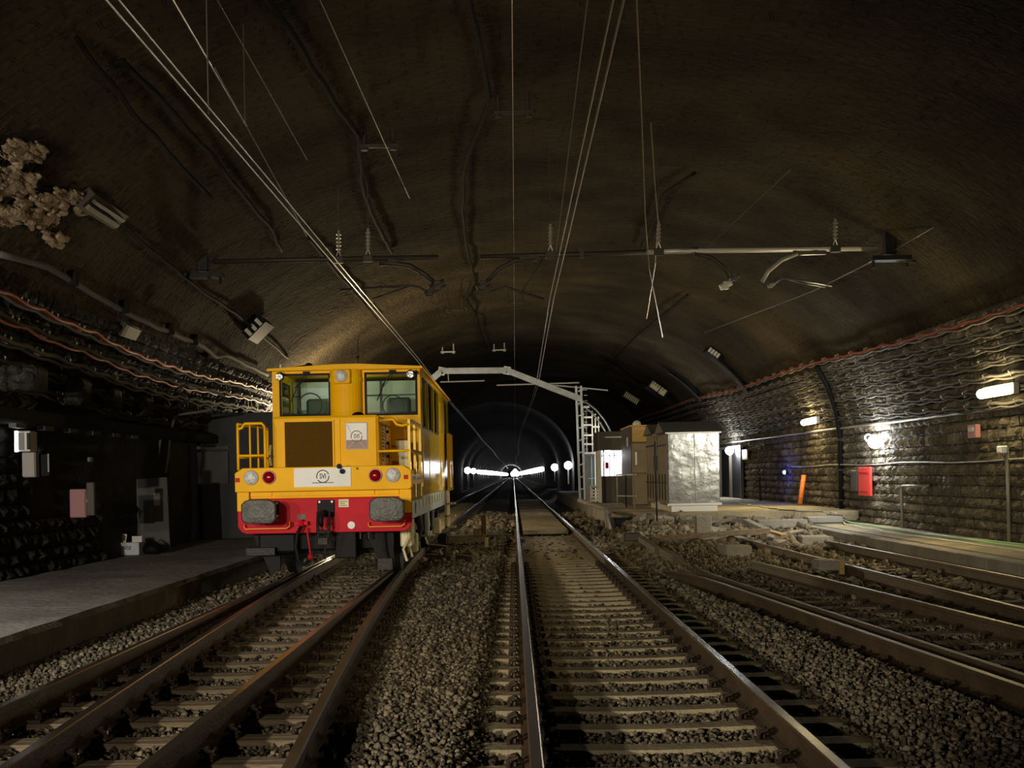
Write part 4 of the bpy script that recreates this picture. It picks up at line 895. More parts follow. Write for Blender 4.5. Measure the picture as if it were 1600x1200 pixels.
def vbracket(pxs, label, box):
    c_ = at(*box, BY); th = thing('vault_bracket', label, 'bracket', c_); x0, x1, y0, y1, z0, z1 = c_.x-.10, c_.x+.10, BY-.1, BY+.1, c_.z-.22, c_.z+.22
    MB().box(x0, x1, y0, y1, z0, z1, ch=.015).build('drop_post', 'dark_steel', th); tz = ZC+(BZ)*math.sqrt(1-((c_.x-CX)/AX)**2)
    MB().box(c_.x-.06, c_.x+.06, BY-.06, BY+.06, z1, max(z1+.05, tz)).build('stem', 'iron', th)
    for q in pxs:
        m = MB(); m.tube([at(*a_, BY) for a_ in q], .035, 8); m.build('brace', 'iron', th)
    m = MB(); m.box(c_.x-.35, c_.x+.35, BY-.14, BY+.14, z0-.12, z0-.04); m.build('foot_plate', 'dark_steel', th)
    for s in (-.3, .3): MB().cyl((c_.x+s, BY, z0-.24), (c_.x+s, BY, z0-.1), .03, 8).build('bolt', 'dark_steel', th)
vbracket([[(315, 385), (285, 420), (262, 438)], [(325, 400), (328, 440)]], 'dark vault bracket carrying the left end of the dark bar', (318, 405))
vbracket([[(1392, 392), (1400, 405), (1430, 410)]], 'dark vault bracket carrying the right end of the bright bar', (1390, 378))
wire('stay_wire', [at(1640, 250, 17), at(1395, 392, BY), at(1270, 455, 27), at(1100, 520, 38)], .012, 'wire_dark', 'thin stay wire falling from the right edge past the bright bar')
wire('stay_wire', [atv(1235, 265, .05), at(1100, 391, BY)], .01, 'wire_dark', 'thin diagonal stay wire above the bright bar')
wire('feeder_wire', [atv(993, -40, .02), at(1003, 200, 18), at(1008, 340, 21), at(1014, 420, BY), at(1035, 527, 24)], .012, 'wire', 'left one of two crossing jumper wires hanging near the middle bar end')
wire('feeder_wire', [at(1015, 165, 20), at(1024, 300, 21), at(1028, 345, BY), at(1024, 410, BY), at(1010, 498, 24)], .011, 'wire', 'right one of two crossing jumper wires hanging near the middle bar end')
for i, (px, py) in enumerate(((802, 176), (592, 228), (805, 472), (712, 484), (700, 550), (780, 547))):
    v = ray(px, py)[1]; h = .55; p = atv(px, py-30*(v/560), .0); y = p.y; c_ = at(px, py, y)
    th = thing('crown_hanger', ['black two-legged hanger on the vault crown at the top centre', 'black two-legged hanger on the vault left of the top centre', 'small black hanger on the vault crown above the main track', 'small black hanger left of the crown above the locomotive roof', 'tiny pale hanger far along the vault over the gantry beam', 'tiny pale hanger far along the crown right of another'][i], 'hanger', c_)
    w_ = .30; mt = 'iron' if i < 4 else 'pale_metal'
    MB().box(c_.x-w_, c_.x+w_, y-.04, y+.04, c_.z-.03, c_.z+.03, ch=.01).build('cross_bar', mt, th)
    for s in (-.75, .75):
        zt = ZC+BZ*math.sqrt(1-((c_.x+w_*s-CX)/AX)**2)
        MB().cyl((c_.x+w_*s, y, c_.z-.06), (c_.x+w_*s, y, zt), .03, 8).build('leg', mt, th); MB().cyl((c_.x+w_*s, y, c_.z-.07), (c_.x+w_*s, y, c_.z-.02), .06, 8).build('nut', mt, th)
# ================================================================ CABLES ON THE VAULT
def vcable(pts, r, mt, label, inset=.06, n=None, amp=.03, seed=1, nm='cable'):
    P = [atv(px, py, inset) for px, py in pts]; L = sum((P[i+1]-P[i]).length for i in range(len(P)-1)); n = n or int(L/.3)+4
    out = []
    for p in wob(P, n, amp, seed):
        k = math.sqrt(((p.x-CX)/(AX-inset))**2+((p.z-ZC)/(BZ-inset))**2)
        if p.z > ZC: p = Vector((CX+(p.x-CX)/k, p.y, ZC+(p.z-ZC)/k))
        out.append(p)
    return tag1(MB().tube(out, r, 7), nm, mt, label, 'cable', smooth=True)
vcable([(725, -30), (735, 0), (748, 60), (765, 150), (745, 210), (725, 262), (724, 330), (730, 390), (740, 430), (728, 465), (745, 495), (760, 545)], .035, 'vault_cable', 'black cable zigzagging along the crown of the vault', seed=2)
vcable([(395, -30), (440, 30), (490, 110), (560, 212), (567, 300), (590, 350), (612, 395)], .045, 'vault_cable', 'thick black cable running from top left to the dark left bar', seed=3)
vcable([(190, 95), (260, 165), (330, 240), (395, 325), (420, 350), (440, 392)], .035, 'vault_cable', 'black cable on the vault above the left bracket', seed=4)
vcable([(120, 60), (220, 190), (330, 310)], .03, 'vault_cable', 'dim black cable furthest left on the upper vault', seed=5)
vcable([(175, 340), (260, 410), (290, 435), (380, 500), (450, 560)], .03, 'vault_cable', 'dark cable from the tube lamp to the left grille lamp', seed=6)
vcable([(480, 370), (530, 430), (590, 500)], .03, 'vault_cable', 'dark cable slanting down behind the paired wires above the locomotive', seed=7)
vcable([(1075, 460), (1000, 520), (960, 560), (900, 620)], .03, 'vault_cable', 'dark cable slanting down the right vault towards the gantry', seed=8)
vcable([(935, 555), (975, 580), (1000, 600)], .04, 'vault_cable', 'short dark cable above the left vent box on the right vault', seed=9)
vcable([(1085, 270), (1040, 300), (1000, 390)], .03, 'vault_cable', 'dark streaking cable high on the right vault', seed=10)
vcable([(0, 397), (77, 418), (153, 464), (215, 498), (314, 540), (337, 558), (353, 554), (418, 586)], .045, 'cable_grey', 'thick grey cable drooping across the left vault', inset=.12, seed=11, amp=.02)
for i, (px, py) in enumerate(((108, 436), (190, 480), (262, 515), (300, 532))):
    p = atv(px, py, .1); tag1(MB().box(p.x-.03, p.x+.12, p.y-.05, p.y+.05, p.z-.1, p.z+.12, ch=.01), 'cable_clamp', 'vault_cable', ['leftmost dark clamp on the thick grey vault cable', 'second dark clamp from the left on the thick grey vault cable', 'third dark clamp from the left on the thick grey vault cable', 'dark clamp on the thick grey vault cable nearest the locomotive'][i], 'clamp', 'clamps on the thick grey cable')
def rack(side, top, rows, dt, ymax, cols):
    nm = 'right' if side > 0 else 'left'; P = [atv(px, py, .12) for px, py in top]; P = [p for p in P if p.y < ymax]
    prm = [(p.y, math.atan2((p.z-ZC)/(BZ-.12), (p.x-CX)/(AX-.12))) for p in P]
    if prm[-1][0] < ymax: prm.append((ymax, prm[-1][1]))
    prm = [(10, prm[0][1])]+prm; Y_ = [q[0] for q in prm]; T_ = [q[1] for q in prm]
    th = thing('cable_rack', 'hook rack holding rows of wavy cables along the '+nm+' wall', 'cable rack', vp(T_[1], Y_[1], .1))
    hm = MB().box(-.05, .05, -.015, .015, -.05, .06); me = bpy.data.meshes.new('hook'); me.from_pydata(hm.v, [], hm.f); me.materials.append(MATS['conduit']); me.update()
    ordn = ['topmost', 'second', 'third', 'fourth', 'fifth', 'sixth', 'lowest']
    def tt(y, k): return np.interp(y, Y_, T_)-side*k*dt*(1+.25*math.sin(y*.21+k)*0)-side*.01*math.sin(y*.33)
    for k in range(rows):
        for j in range(2):
            ys_ = np.arange(10, ymax, .25); off = -.02 if j == 0 else .05
            pts = []
            for y in ys_:
                t = tt(y, k); sag = .045*abs(math.sin(math.pi*(y+j*.3)/1.15))+.03*noise.noise(Vector((y*.8, k*5+j*2, side)))
                p = vp(t, y, .12 if t*1 != 0 else .1); 
                if side > 0 and t < 0 or side < 0 and t > math.pi: p = Vector((CX+side*(AX-.12), y, ZC-(abs(t) if side > 0 else t-math.pi)*BZ))
                pts.append(p+Vector((-side*.01*j, 0, -sag-off)))
            lb = ('upper' if j == 0 else 'lower')+' cable of the '+ordn[k]+' row on the '+nm+' wall rack'
            mt = cols[k][j]; tag1(MB().tube(pts, .038 if j == 0 else .024, 5), 'cable', mt, (mt.split('_')[1]+' ')+lb, 'cable', smooth=True)
        for y in np.arange(14 if side > 0 else 12, ymax, 1.15):
            if y > 48: break
            t = tt(y, k); p = vp(t, y, .10); part('hook', me, th, Matrix.Translation(p) @ Matrix.Rotation(-side*.5, 4, 'Y'))
bk = ('cable_black', 'cable_black'); gr = ('cable_grey', 'cable_black')
rack(1, [(1700, 443), (1600, 475), (1500, 503), (1330, 553), (1200, 590), (1100, 620), (1040, 637), (985, 658)], 7, .052, YE-1, [('cable_red', 'cable_grey'), gr, gr, bk, ('cable_grey', 'cable_grey'), bk, bk])
rack(-1, [(-60, 436), (0, 460), (88, 498), (149, 521), (215, 550), (307, 582), (395, 606)], 5, .055, 60, [('cable_red', 'cable_grey'), ('cable_black', 'cable_red'), gr, bk, bk])
# tangle of cables where the left rack meets the hoarding
for i, pts in enumerate([[(250, 640), (262, 610), (300, 600), (350, 620)], [(240, 760), (248, 690), (258, 640), (300, 625)], [(262, 740), (268, 680), (275, 650), (330, 640)], [(232, 740), (236, 690), (240, 650), (262, 620)]]):
    tag1(MB().tube(wob([at(px, py, 25) for px, py in pts], 20, .08, i), .028, 6), 'cable', 'cable_grey', ['grey cable looping over the dark hoarding at far left', 'grey cable dropping down left of the hoarding, nearest its edge', 'grey cable dropping beside the hoarding below the rack', 'grey cable dropping furthest left of the hoarding'][i], 'cable', smooth=True)
# ================================================================ VAULT FIXTURES
def vframe(px, py, inset=0):
    p = atv(px, py, inset); t = math.atan2((p.z-ZC)/BZ, (p.x-CX)/AX); n = Vector((-math.cos(t)/AX, 0, -math.sin(t)/BZ)).normalized(); u = Vector((0, 1, 0)); v = n.cross(u)
    return Matrix(((v.x, u.x, n.x, p.x), (v.y, u.y, n.y, p.y), (v.z, u.z, n.z, p.z), (0, 0, 0, 1)))
def fixt(name, M, boxes, label, cat):
    th = thing(name, label, cat, M.translation)
    for (nm, mt, b) in boxes:
        m = MB().box(*b); m.v = [tuple(M @ Vector(p)) for p in m.v]; m.build(nm, mt, th)
    return th
fixt('tube_lamp', vframe(155, 322), [('housing', 'iron', (-.14, .14, -.7, .7, -.02, .12)), ('tube', 'brown_panel', (-.09, -.02, -.6, .6, .12, .17)), ('tube', 'dark_panel', (.03, .08, -.6, .6, .12, .17))], 'unlit tube lamp beside the bare rock patch on the left vault', 'lamp')
fixt('bulkhead_lamp', vframe(195, 514), [('housing', 'iron', (-.12, .12, -.35, .35, 0, .10)), ('diffuser', 'brown_panel', (-.10, .10, -.32, .32, .10, .16))], 'unlit brown bulkhead lamp just above the left cable rack', 'lamp')
fixt('grille_lamp', vframe(398, 510), [('housing', 'black', (-.28, .28, -.5, .5, 0, .22))]+[('slat', 'white', (-.2+k*.16, -.12+k*.16, -.53, -.5, .02, .20)) for k in range(3)], 'black lamp with three bright slats on the left vault above the locomotive', 'lamp')
fixt('grille_lamp', vframe(1115, 549), [('housing', 'black', (-.25, .25, -.4, .4, 0, .2))]+[('slat', 'white', (-.2+k*.11, -.12+k*.11, -.43, -.4, .02, .18)) for k in range(4)], 'black lamp with bright slats on the right vault', 'lamp')
fixt('speaker_box', vframe(988, 618), [('housing', 'black', (-.55, .55, -.6, .6, 0, .40))]+[('slat', 'cream', (-.42+k*.11, -.35+k*.11, -.63, -.6, .05, .36)) for k in range(8)], 'slatted vent box on the right vault, the left one of two', 'vent box')
fixt('speaker_box', vframe(1030, 603), [('housing', 'black', (-.5, .5, -.6, .6, 0, .40)), ('panel', 'cream', (-.40, .05, -.63, -.6, .05, .36)), ('panel', 'cream', (.1, .4, -.63, -.6, .05, .36))]+[('bar', 'dark_steel', (-.35+k*.14, -.32+k*.14, -.65, -.63, .05, .18)) for k in range(5)], 'vent box with two pale panels on the right vault', 'vent box')
for a, b, w_, lb in (((1048, 578), (1085, 618), .30, 'thick dark slanting channel on the right vault beside the vent boxes'), ((1117, 552), (1152, 596), .18, 'thin dark slanting channel below the right grille lamp')):
    p, q = atv(*a), atv(*b); q = Vector((CX+(q.x-CX), p.y, q.z)); 
    t1 = math.atan2((p.z-ZC)/BZ, (p.x-CX)/AX); m = MB(); th = thing('cable_channel', lb, 'channel', p); ps = [vp(t1-.30*k/6, p.y, .06) for k in range(7)]
    for k in range(6): m.beam(ps[k], ps[k+1]+(ps[k+1]-ps[k])*.05, w_*1.4, .22, up=(0, 1, 0))
    m.build('tray', 'black', th)
    for s in (-1, 1):
        m = MB()
        for k in range(6): m.beam(ps[k]+Vector((-.08, s*w_*.7, -.1)), ps[k+1]+Vector((-.08, s*w_*.7, -.1)), .04, .16, up=(0, 1, 0))
        m.build('flange', 'iron', th)
# bare rock where the render has fallen away
m = MB(); NX, NY = 120, 110; keep = {}; idx = {}
def mask(px, py):
    d = min(((px-a)/c)**2+((py-b)/d_)**2 for a, b, c, d_ in ((35, 238, 36, 20), (15, 285, 48, 26), (62, 328, 40, 28), (104, 308, 36, 14), (10, 335, 34, 18), (84, 372, 20, 14), (150, 336, 7, 5), (130, 330, 18, 6)))
    return d+noise.noise(Vector((px*.06, py*.06, 1)))*.55+noise.noise(Vector((px*.2, py*.2, 2)))*.5
for i in range(NX):
    for j in range(NY):
        px, py = -15+185*i/NX, 205+190*j/NY; k = mask(px, py)
        if k < 1.0:
            p = atv(px, py, 0); c_ = noise.voronoi(Vector((p.x*3, p.y*1.5, p.z*3)))[0]; h = min(.10, (c_[1]-c_[0])*.13)+.05*noise.noise(Vector((p.x*7, p.y*4, p.z*7)))+.02; n_ = Vector((CX-p.x, 0, (ZC-p.z)*2)).normalized(); keep[i, j] = len(m.v); m.v.append(tuple(p+n_*max(-.02, h if k < .85 else h*.4)))
for (i, j) in keep:
    q = [(i, j), (i+1, j), (i+1, j+1), (i, j+1)]
    if all(a in keep for a in q): m.f.append(tuple(keep[a] for a in q)); m.m.append(0)
random.seed(11)
for k in range(520):
    px, py = random.uniform(-12, 168), random.uniform(206, 392)
    if mask(px, py) < .92: m.rock(atv(px, py, .05), random.uniform(.04, .13), (random.uniform(.3, .6), random.uniform(.7, 1.8), random.uniform(.25, .5)))
tag1(m, 'bare_rock_patch', 'bare_rock', 'pale bare rock where plaster has fallen off the left vault', 'rock patch', kind='stuff')
# ================================================================ RIGHT WALL
XR = 8.66
def wtube(name, pts, r, mt, label, cat='pipe', n=7): return tag1(MB().tube(pts, r, n), name, mt, label, cat, smooth=True)
zcd = lambda y: 2.47+.004*(y-20)
wtube('conduit', [(XR-.03, y, zcd(y)) for y in np.linspace(14, 56, 15)], .04, 'conduit', 'long pale conduit along the right wall under the lamps')
dp = thing('downpipe', 'black downpipe on the right wall left of the red sheet', 'pipe', (XR, 32.4, .1))
MB().tube([(XR-.02, 32.4, .1), (XR-.02, 32.4, 2.3), (8.5, 32.2, 2.9), (8.2, 31.9, 3.6), (7.85, 31.6, 4.1)], .07, 8).build('pipe', 'black', dp, smooth=True)
for z in (.6, 1.4, 2.2): MB().box(XR-.12, XR+.05, 32.28, 32.52, z, z+.05).build('pipe_clamp', 'dark_steel', dp)
p = atx(1575, 700, XR-.04); wtube('stand_pipe', [(XR-.05, p.y, .11), (XR-.04, p.y+.02, .9), (XR-.08, p.y-.03, p.z)], .035, 'conduit', 'rusty vertical pipe at the right edge of the wall')
p = atx(1411, 836, XR-.04); wtube('bent_pipe', [(XR-.05, p.y, .1), (XR-.06, p.y, .95), (XR-.06, p.y-.1, 1.05), (XR-.06, p.y-1.8, 1.07)], .03, 'conduit', 'low bent pipe on the right wall below the bright bulb')
wtube('thin_pipe', [(XR-.05, y, 1.55+.02*math.sin(y)) for y in np.linspace(18, 38, 14)], .018, 'conduit', 'thin horizontal pipe along the right wall behind the red sheet')
wtube('thin_pole', [at(1188, 800, 42), at(1187, 745, 42)], .03, 'dark_steel', 'thin upright pole left of the orange tube', 'pole')
def lampthing(name, c_, label, mt, shape, pw, col):
    th = thing(name, label, 'lamp', c_)
    if shape == 'tube':
        MB().box(c_[0]+.0, c_[0]+.10, c_[1]-.68, c_[1]+.68, c_[2]-.07, c_[2]+.12, ch=.01).build('housing', 'pale_metal', th)
        MB().cyl((c_[0]-.05, c_[1]-.62, c_[2]), (c_[0]-.05, c_[1]+.62, c_[2]), .085, 10).build('tube', mt, th, smooth=True)
        light('tube_light', 'AREA', (c_[0]-.14, c_[1], c_[2]), pw, col, .12, (c_[0]-3, c_[1], c_[2]-1.0), sy=1.2)
        light('tube_wash', 'POINT', (c_[0]-.25, c_[1], c_[2]+.05), pw*.22, col, .1)
    else:
        MB().cyl((c_[0]+.12, c_[1], c_[2]), (c_[0]+.02, c_[1], c_[2]), .07, 12).build('socket', 'dark_steel', th)
        MB().ball(c_, .16 if shape == 'bulb' else .06, 14, 10).build('bulb', mt, th, smooth=True)
        if pw: light('bulb_light', 'POINT', (c_[0]-.24, c_[1], c_[2]), pw, col, .08)
    return th
lampthing('wall_lamp', (8.42, 21.3, 2.74), 'glowing warm tube lamp on the right wall at the picture edge', 'lamp_warm', 'tube', 34, (1, .80, .42))
lampthing('wall_lamp', (8.42, 34.7, 2.80), 'glowing warm tube lamp on the right wall left of the downpipe', 'lamp_warm', 'tube', 60, (1, .80, .42))
q = atx(1367, 690, 8.5); lampthing('wall_lamp', (8.5, q.y, q.z), 'dazzling white bulb above the red sheet', 'lamp_white', 'bulb', 42, (.93, .97, 1))
rg = thing('lamp_ring', 'pale ring hanging beside the dazzling white bulb', 'ring', atx(1357, 684, 8.5)); MB().torus(atx(1357, 684, 8.45), .08, .018, 'y', 20, 6).build('ring', 'white', rg)
q = atx(1137, 705, 8.5); lampthing('wall_lamp', (8.4, q.y*.98, q.z), 'dazzling white bulb right beside the silver cabinet', 'lamp_white', 'bulb', 60, (.93, .97, 1))
q = atx(1226, 738, 8.55); lampthing('signal_lamp', (8.55, q.y, q.z), 'small blue signal lamp on the right wall', 'lamp_blue', 'dot', 6, (.05, .1, 1))
def wpanel(name, a, b, mt, label, cat, t=.04, x=XR-.1, parts=()):
    p, q = atx(*a, x), atx(*b, x); y0, y1 = sorted((p.y, q.y)); z0, z1 = sorted((p.z, q.z)); th = thing(name, label, cat, (x, y0, z0))
    MB().box(x-t, x+.02, y0, y1, z0, z1, ch=min(.01, t*.3)).build('panel', mt, th)
    for (nm, m2, u0, u1, v0, v1) in parts: MB().box(x-t-.012, x-t, y0+(y1-y0)*u0, y0+(y1-y0)*u1, z0+(z1-z0)*v0, z0+(z1-z0)*v1).build(nm, m2, th)
    return th
wpanel('red_sheet', (1343, 730), (1362, 775), 'red_sheet', 'bright red sheet hanging on the right stone wall', 'sheet', parts=(('strip', 'red', .1, .9, .78, .82), ('strip', 'red', .2, .8, .12, .15)))
wpanel('dark_sheet', (1331, 735), (1341, 768), 'dark_panel', 'dark sheet hanging just left of the red sheet', 'sheet')
wpanel('junction_box', (1518, 664), (1531, 684), 'pink', 'small reddish box on the right wall below the tube lamp', 'box', .08, parts=(('label', 'paper', .2, .8, .5, .8),))
wpanel('junction_box', (1564, 697), (1573, 708), 'paper', 'small pale box on top of the rusty vertical pipe', 'box', .08, parts=(('cover', 'white', .2, .8, .2, .8),))
wpanel('wall_notice', (1160, 703), (1168, 718), 'cream', 'small cream notice by the dark wall doorway', 'notice', .02, parts=(('print', 'ink', .2, .8, .6, .8),))
dr = thing('wall_doorway', 'doorway in the right wall beyond the silver cabinet, its dark depth a black slab', 'doorway', (8.6, 46, .4)); MB().box(8.62, 8.72, 46.1, 51, .4, 2.35).build('shade_block', 'black', dr)  # flat black slab stands in for the shade of the recess
for y in (46.1, 48.5, 50.9): MB().box(8.52, 8.62, y-.08, y+.08, .4, 2.4).build('jamb', 'dark_panel', dr)
MB().box(8.52, 8.62, 46, 51, 2.32, 2.42).build('head', 'conduit', dr)
a, b = at(1250, 787, 36), at(1256, 742, 36); th = thing('orange_tube', 'orange plastic tube leaning against the right wall', 'tube', (a.x, 36, a.z))
MB().tube([a, b], .07, 12).build('tube', 'orange_plastic', th, smooth=True)
for f in (.25, .5, .75): c_ = a.lerp(b, f); MB().tube([c_-(b-a)*.012, c_+(b-a)*.012], .075, 12).build('band', 'orange', th)
# hoses lying along the right platform
def ground(pts, z, r, mt, label, amp=.05, seed=0): return tag1(MB().tube([Vector((p.x, p.y, z+r)) for p in wob([atz(px, py, z) for px, py in pts], 70, amp, seed, (1, 0, 0))], r, 6), 'hose', mt, label, 'hose', smooth=True)
ground([(1660, 868), (1600, 858), (1500, 843), (1400, 829), (1330, 818), (1316, 812)], .13, .020, 'cable_green', 'green hose lying along the right platform', .06, 1)
ground([(1660, 872), (1600, 863), (1480, 846), (1380, 832), (1330, 822), (1312, 814)], .13, .016, 'cable_white', 'white hose lying beside the green hose on the right platform', .09, 2)
ground([(1640, 856), (1560, 848), (1450, 836), (1370, 824)], .13, .014, 'cable_green', 'thin green line nearest the wall on the right platform', .05, 3)
ground([(1300, 803), (1260, 799), (1220, 797), (1180, 791), (1150, 786)], .40, .016, 'cable_white', 'white hose coiling over the yard slab to the silver cabinet', .3, 4)
ground([(1330, 812), (1290, 800), (1250, 800), (1200, 795)], .41, .014, 'cable_grey', 'grey hose on the yard slab near the orange tube', .3, 5)
# ================================================================ BLOCKS, TIMBERS, RUBBLE
def block(px0, px1, py0, py1, d, mt, label, name='concrete_block', rz=0.0, cat='block', y=None, tilt=0.0):
    zc_ = None; c0 = at((px0+px1)/2, py1, y); W = (px1-px0)*y/F; H_ = (py1-py0)*y/F
    m = MB().box(-W/2, W/2, 0, d, 0, H_, ch=min(.02, H_*.15)); M = Matrix.Translation(c0) @ Matrix.Rotation(rz, 4, 'Z') @ Matrix.Rotation(tilt, 4, 'Y'); m.v = [tuple(M @ Vector(p)) for p in m.v]
    return tag1(m, name, mt, label, cat)
block(1134, 1176, 853, 876, .5, 'concrete', 'concrete block lying between the two siding tracks', y=22.6, rz=.1)
th = thing('stone_slab', 'stone slab perched across the rail end of the outer siding', 'block', at(1293, 890, 18.6)); MB().box(4.45, 4.95, 18.5, 18.95, -.02, .10, ch=.01); 
c_ = at(1293, 884, 18.8); MB().box(c_.x-.17, c_.x+.17, 18.6, 19.1, c_.z-.06, c_.z+.09, ch=.015).build('slab', 'concrete', th); MB().box(c_.x+.12, c_.x+.2, 18.55, 18.62, c_.z-.12, c_.z+.09, ch=.01).build('chip', 'plywood', th)
block(1253, 1297, 838, 853, .6, 'concrete', 'pale concrete block beside the end of the right platform', y=26.5, rz=-.1)
block(1088, 1113, 806, 846, .28, 'concrete', 'upright concrete post stub in front of the silver cabinet', 'post_stub', y=26.5, cat='post')
block(1185, 1262, 812, 826, .5, 'concrete', 'long grey concrete kerb by the platform end, left piece', 'kerb_block', y=29.5)
block(1262, 1318, 808, 822, .6, 'conduit', 'long grey concrete kerb by the platform end, right piece', 'kerb_block', y=30.5)
tag1(MB().beam(at(1016, 842, 25.5), at(1200, 829, 26.5), .18, .10), 'timber_beam', 'sleeper_wood', 'long pale timber lying across in front of the post stub', 'timber')
tag1(MB().beam(at(1060, 816, 29.6), at(1160, 813, 30.1), .25, .10), 'timber_beam', 'dark_panel', 'dark timber on the slab edge below the silver cabinet', 'timber')
tag1(MB().beam(at(1203, 830, 27), at(1226, 837, 26), .16, .05), 'plank', 'plywood', 'short pale plank right of the long timber', 'plank')
tag1(MB().beam(at(1128, 810, 31.5), at(1162, 812, 31), .3, .12), 'plank', 'dark_panel', 'dark plank lying on the yard slab right of the post stub', 'plank')
tag1(MB().beam(at(1002, 842, 24.5), at(1028, 860, 21.5), .12, .10), 'rail_stub', 'rail_rust', 'short rusty rail stub in the ballast, far piece', 'rail piece')
tag1(MB().beam(at(1036, 862, 21), at(1062, 876, 19.6), .12, .12), 'rail_stub', 'rail_rust', 'short rusty rail stub in the ballast, near piece', 'rail piece')
block(975, 1002, 833, 846, .4, 'dark_panel', 'dark timber block at the foot of the rubble near the main track', 'timber_block', y=25)
block(1215, 1240, 797, 806, .5, 'plywood', 'pale stone block on the yard slab left of the orange tube', 'stone_block', y=33, tilt=.2)
pit = thing('drain_pit', 'pit with pale concrete rim at the corner of the yard slab, its dark inside a black block', 'pit', atz(960, 822, .0))
MB().tube([at(905, 782, 36), at(925, 789, 34), at(945, 795, 32.3), at(948, 812, 31), at(952, 825, 29.5)], .06, 8).build('rim', 'concrete', pit, smooth=True)
MB().box(2.55, 3.3, 31.2, 32.4, .02, .30, ch=.03).build('shade_block', 'black', pit); MB().box(3.1, 3.9, 30.2, 31.3, .1, .26, ch=.03).build('cover', 'near_black', pit)  # solid black block in place of the pit's shaded inside
random.seed(21)
for i in range(26):
    px = random.uniform(985, 1240); py = random.uniform(815, 850); y = random.uniform(25.5, 31); c_ = at(px, py, y); g = float(gh(c_.x, y))
    a = random.uniform(0, 3.1); l = random.uniform(.15, .45); d = Vector((math.cos(a), math.sin(a), random.uniform(-.2, .3)))*l; b0 = Vector((c_.x, y, g+.12))
    tag1(MB().beam(b0-d, b0+d, random.uniform(.12, .3), random.uniform(.04, .12)), 'broken_slab', random.choice(['concrete', 'brown_panel', 'rubble', 'sleeper_wood']), 'broken slab piece in the rubble heap before the silver cabinet', 'rubble piece', 'broken slabs in the rubble heap')
# switch gear between the tracks
th = thing('point_machine', 'flat point machine with long cover between the left and centre tracks', 'point machine', atz(745, 848, -.1))
yy_ = 25.4
a, b = atz(690, 838, .02), atz(800, 836, .02); MB().beam(a, b, .5, .05).build('base_board', 'dark_panel', th)
a, b = atz(694, 845, .02), atz(756, 843, .02); MB().beam(a+Vector((0, 0, .03)), b+Vector((0, 0, .04)), .45, .16).build('cover', 'sleeper_wood', th)
MB().cyl(a+Vector((-.02, -.2, .05)), a+Vector((.02, .2, .05)), .13, 14).build('drum', 'dark_steel', th)
c_ = atz(760, 848, .02); MB().box(c_.x-.03, c_.x+.04, c_.y-.1, c_.y+.1, -.1, .12).build('end_plate', 'cream', th); c_ = atz(783, 845, 0); MB().torus((c_.x, c_.y, .03), .09, .022, 'y', 14, 6).build('lifting_ring', 'sleeper_wood', th)
c_ = at(756, 822, 27.8); MB().box(c_.x-.055, c_.x+.055, 27.7, 27.82, -.1, at(756, 805, 27.8).z, ch=.01).build('marker_post', 'rail_rust', th)
c_ = at(747, 833, 26.2); sg = MB().box(c_.x-.09, c_.x+.09, 26.18, 26.2, c_.z-.07, c_.z+.09).build('sign_plate', 'black', th)
MB().box(c_.x-.075, c_.x+.075, 26.17, 26.18, c_.z-.055, c_.z+.075).build('sign_field', 'plywood', sg); text('letter', 'E', .13, Matrix.Translation((c_.x, 26.165, c_.z+.01)) @ FRONT, 'ink', sg)
th = thing('switch_rod', 'dark switch rods lying in the ballast right of the turnout', 'rod', atz(700, 868, -.05))
for (a, b) in (((668, 868), (708, 872)), ((700, 868), (742, 872)), ((735, 860), (745, 872)), ((665, 852), (700, 856))): MB().beam(atz(*a, -.06), atz(*b, -.06), .10, .07).build('rod', 'sleeper_wood', th)
c_ = atz(703, 869, -.05); MB().box(c_.x-.09, c_.x+.09, c_.y-.3, c_.y+.3, -.12, .03, ch=.02).build('crank', 'dark_panel', th)
# ================================================================ LEFT SIDE
th = thing('dark_hoarding', 'tall black hoarding cabin on the left platform behind the railing', 'cabin', (-6.3, 28, .12))
MB().box(-7.12, -5.35, 28, 34, .12, 3.0, ch=.02).build('body', 'hoarding', th); p, q = at(300, 757, 27.97), at(357, 705, 27.97)
w1 = MB().box(p.x, q.x, 27.93, 28, p.z, q.z, ch=.01).build('panel', 'slab_grey', th); MB().box(p.x-.02, q.x+.02, 27.93, 28, q.z+.05, q.z+.12).build('ledge', 'slab_grey', th)
p, q = at(213, 864, 23.4), at(262, 748, 23.4); pn = thing('leaning_panel', 'dark grey panel leaning upright on the left platform', 'panel', (p.x, 23.4, .12))
m = MB().prism([(p.x+.02, .13), (q.x+.02, .13), (q.x-.02, q.z+.03), (p.x+.03, q.z), (p.x-.02, q.z-.04)], 'y', 23.4, 23.46); m.build('board', 'slab_grey', pn); c_ = at(245, 780, 23.38); MB().box(c_.x-.06, c_.x+.06, 23.37, 23.4, c_.z-.12, c_.z+.12, ch=.005).build('plate', 'plate_grey', pn)
def lw(name, a, b, mt, label, cat, Yd, t=.3, parts=()):
    p, q = at(*a, Yd), at(*b, Yd); x0, x1 = sorted((p.x, q.x)); z0, z1 = sorted((p.z, q.z)); th = thing(name, label, cat, ((x0+x1)/2, Yd, z0)); MB().box(x0, x1, Yd, Yd+t, z0, z1, ch=.012).build('body', mt, th)
    for (nm, m2, u0, u1, v0, v1) in parts: MB().box(x0+(x1-x0)*u0, x0+(x1-x0)*u1, Yd-.02, Yd, z0+(z1-z0)*v0, z0+(z1-z0)*v1).build(nm, m2, th)
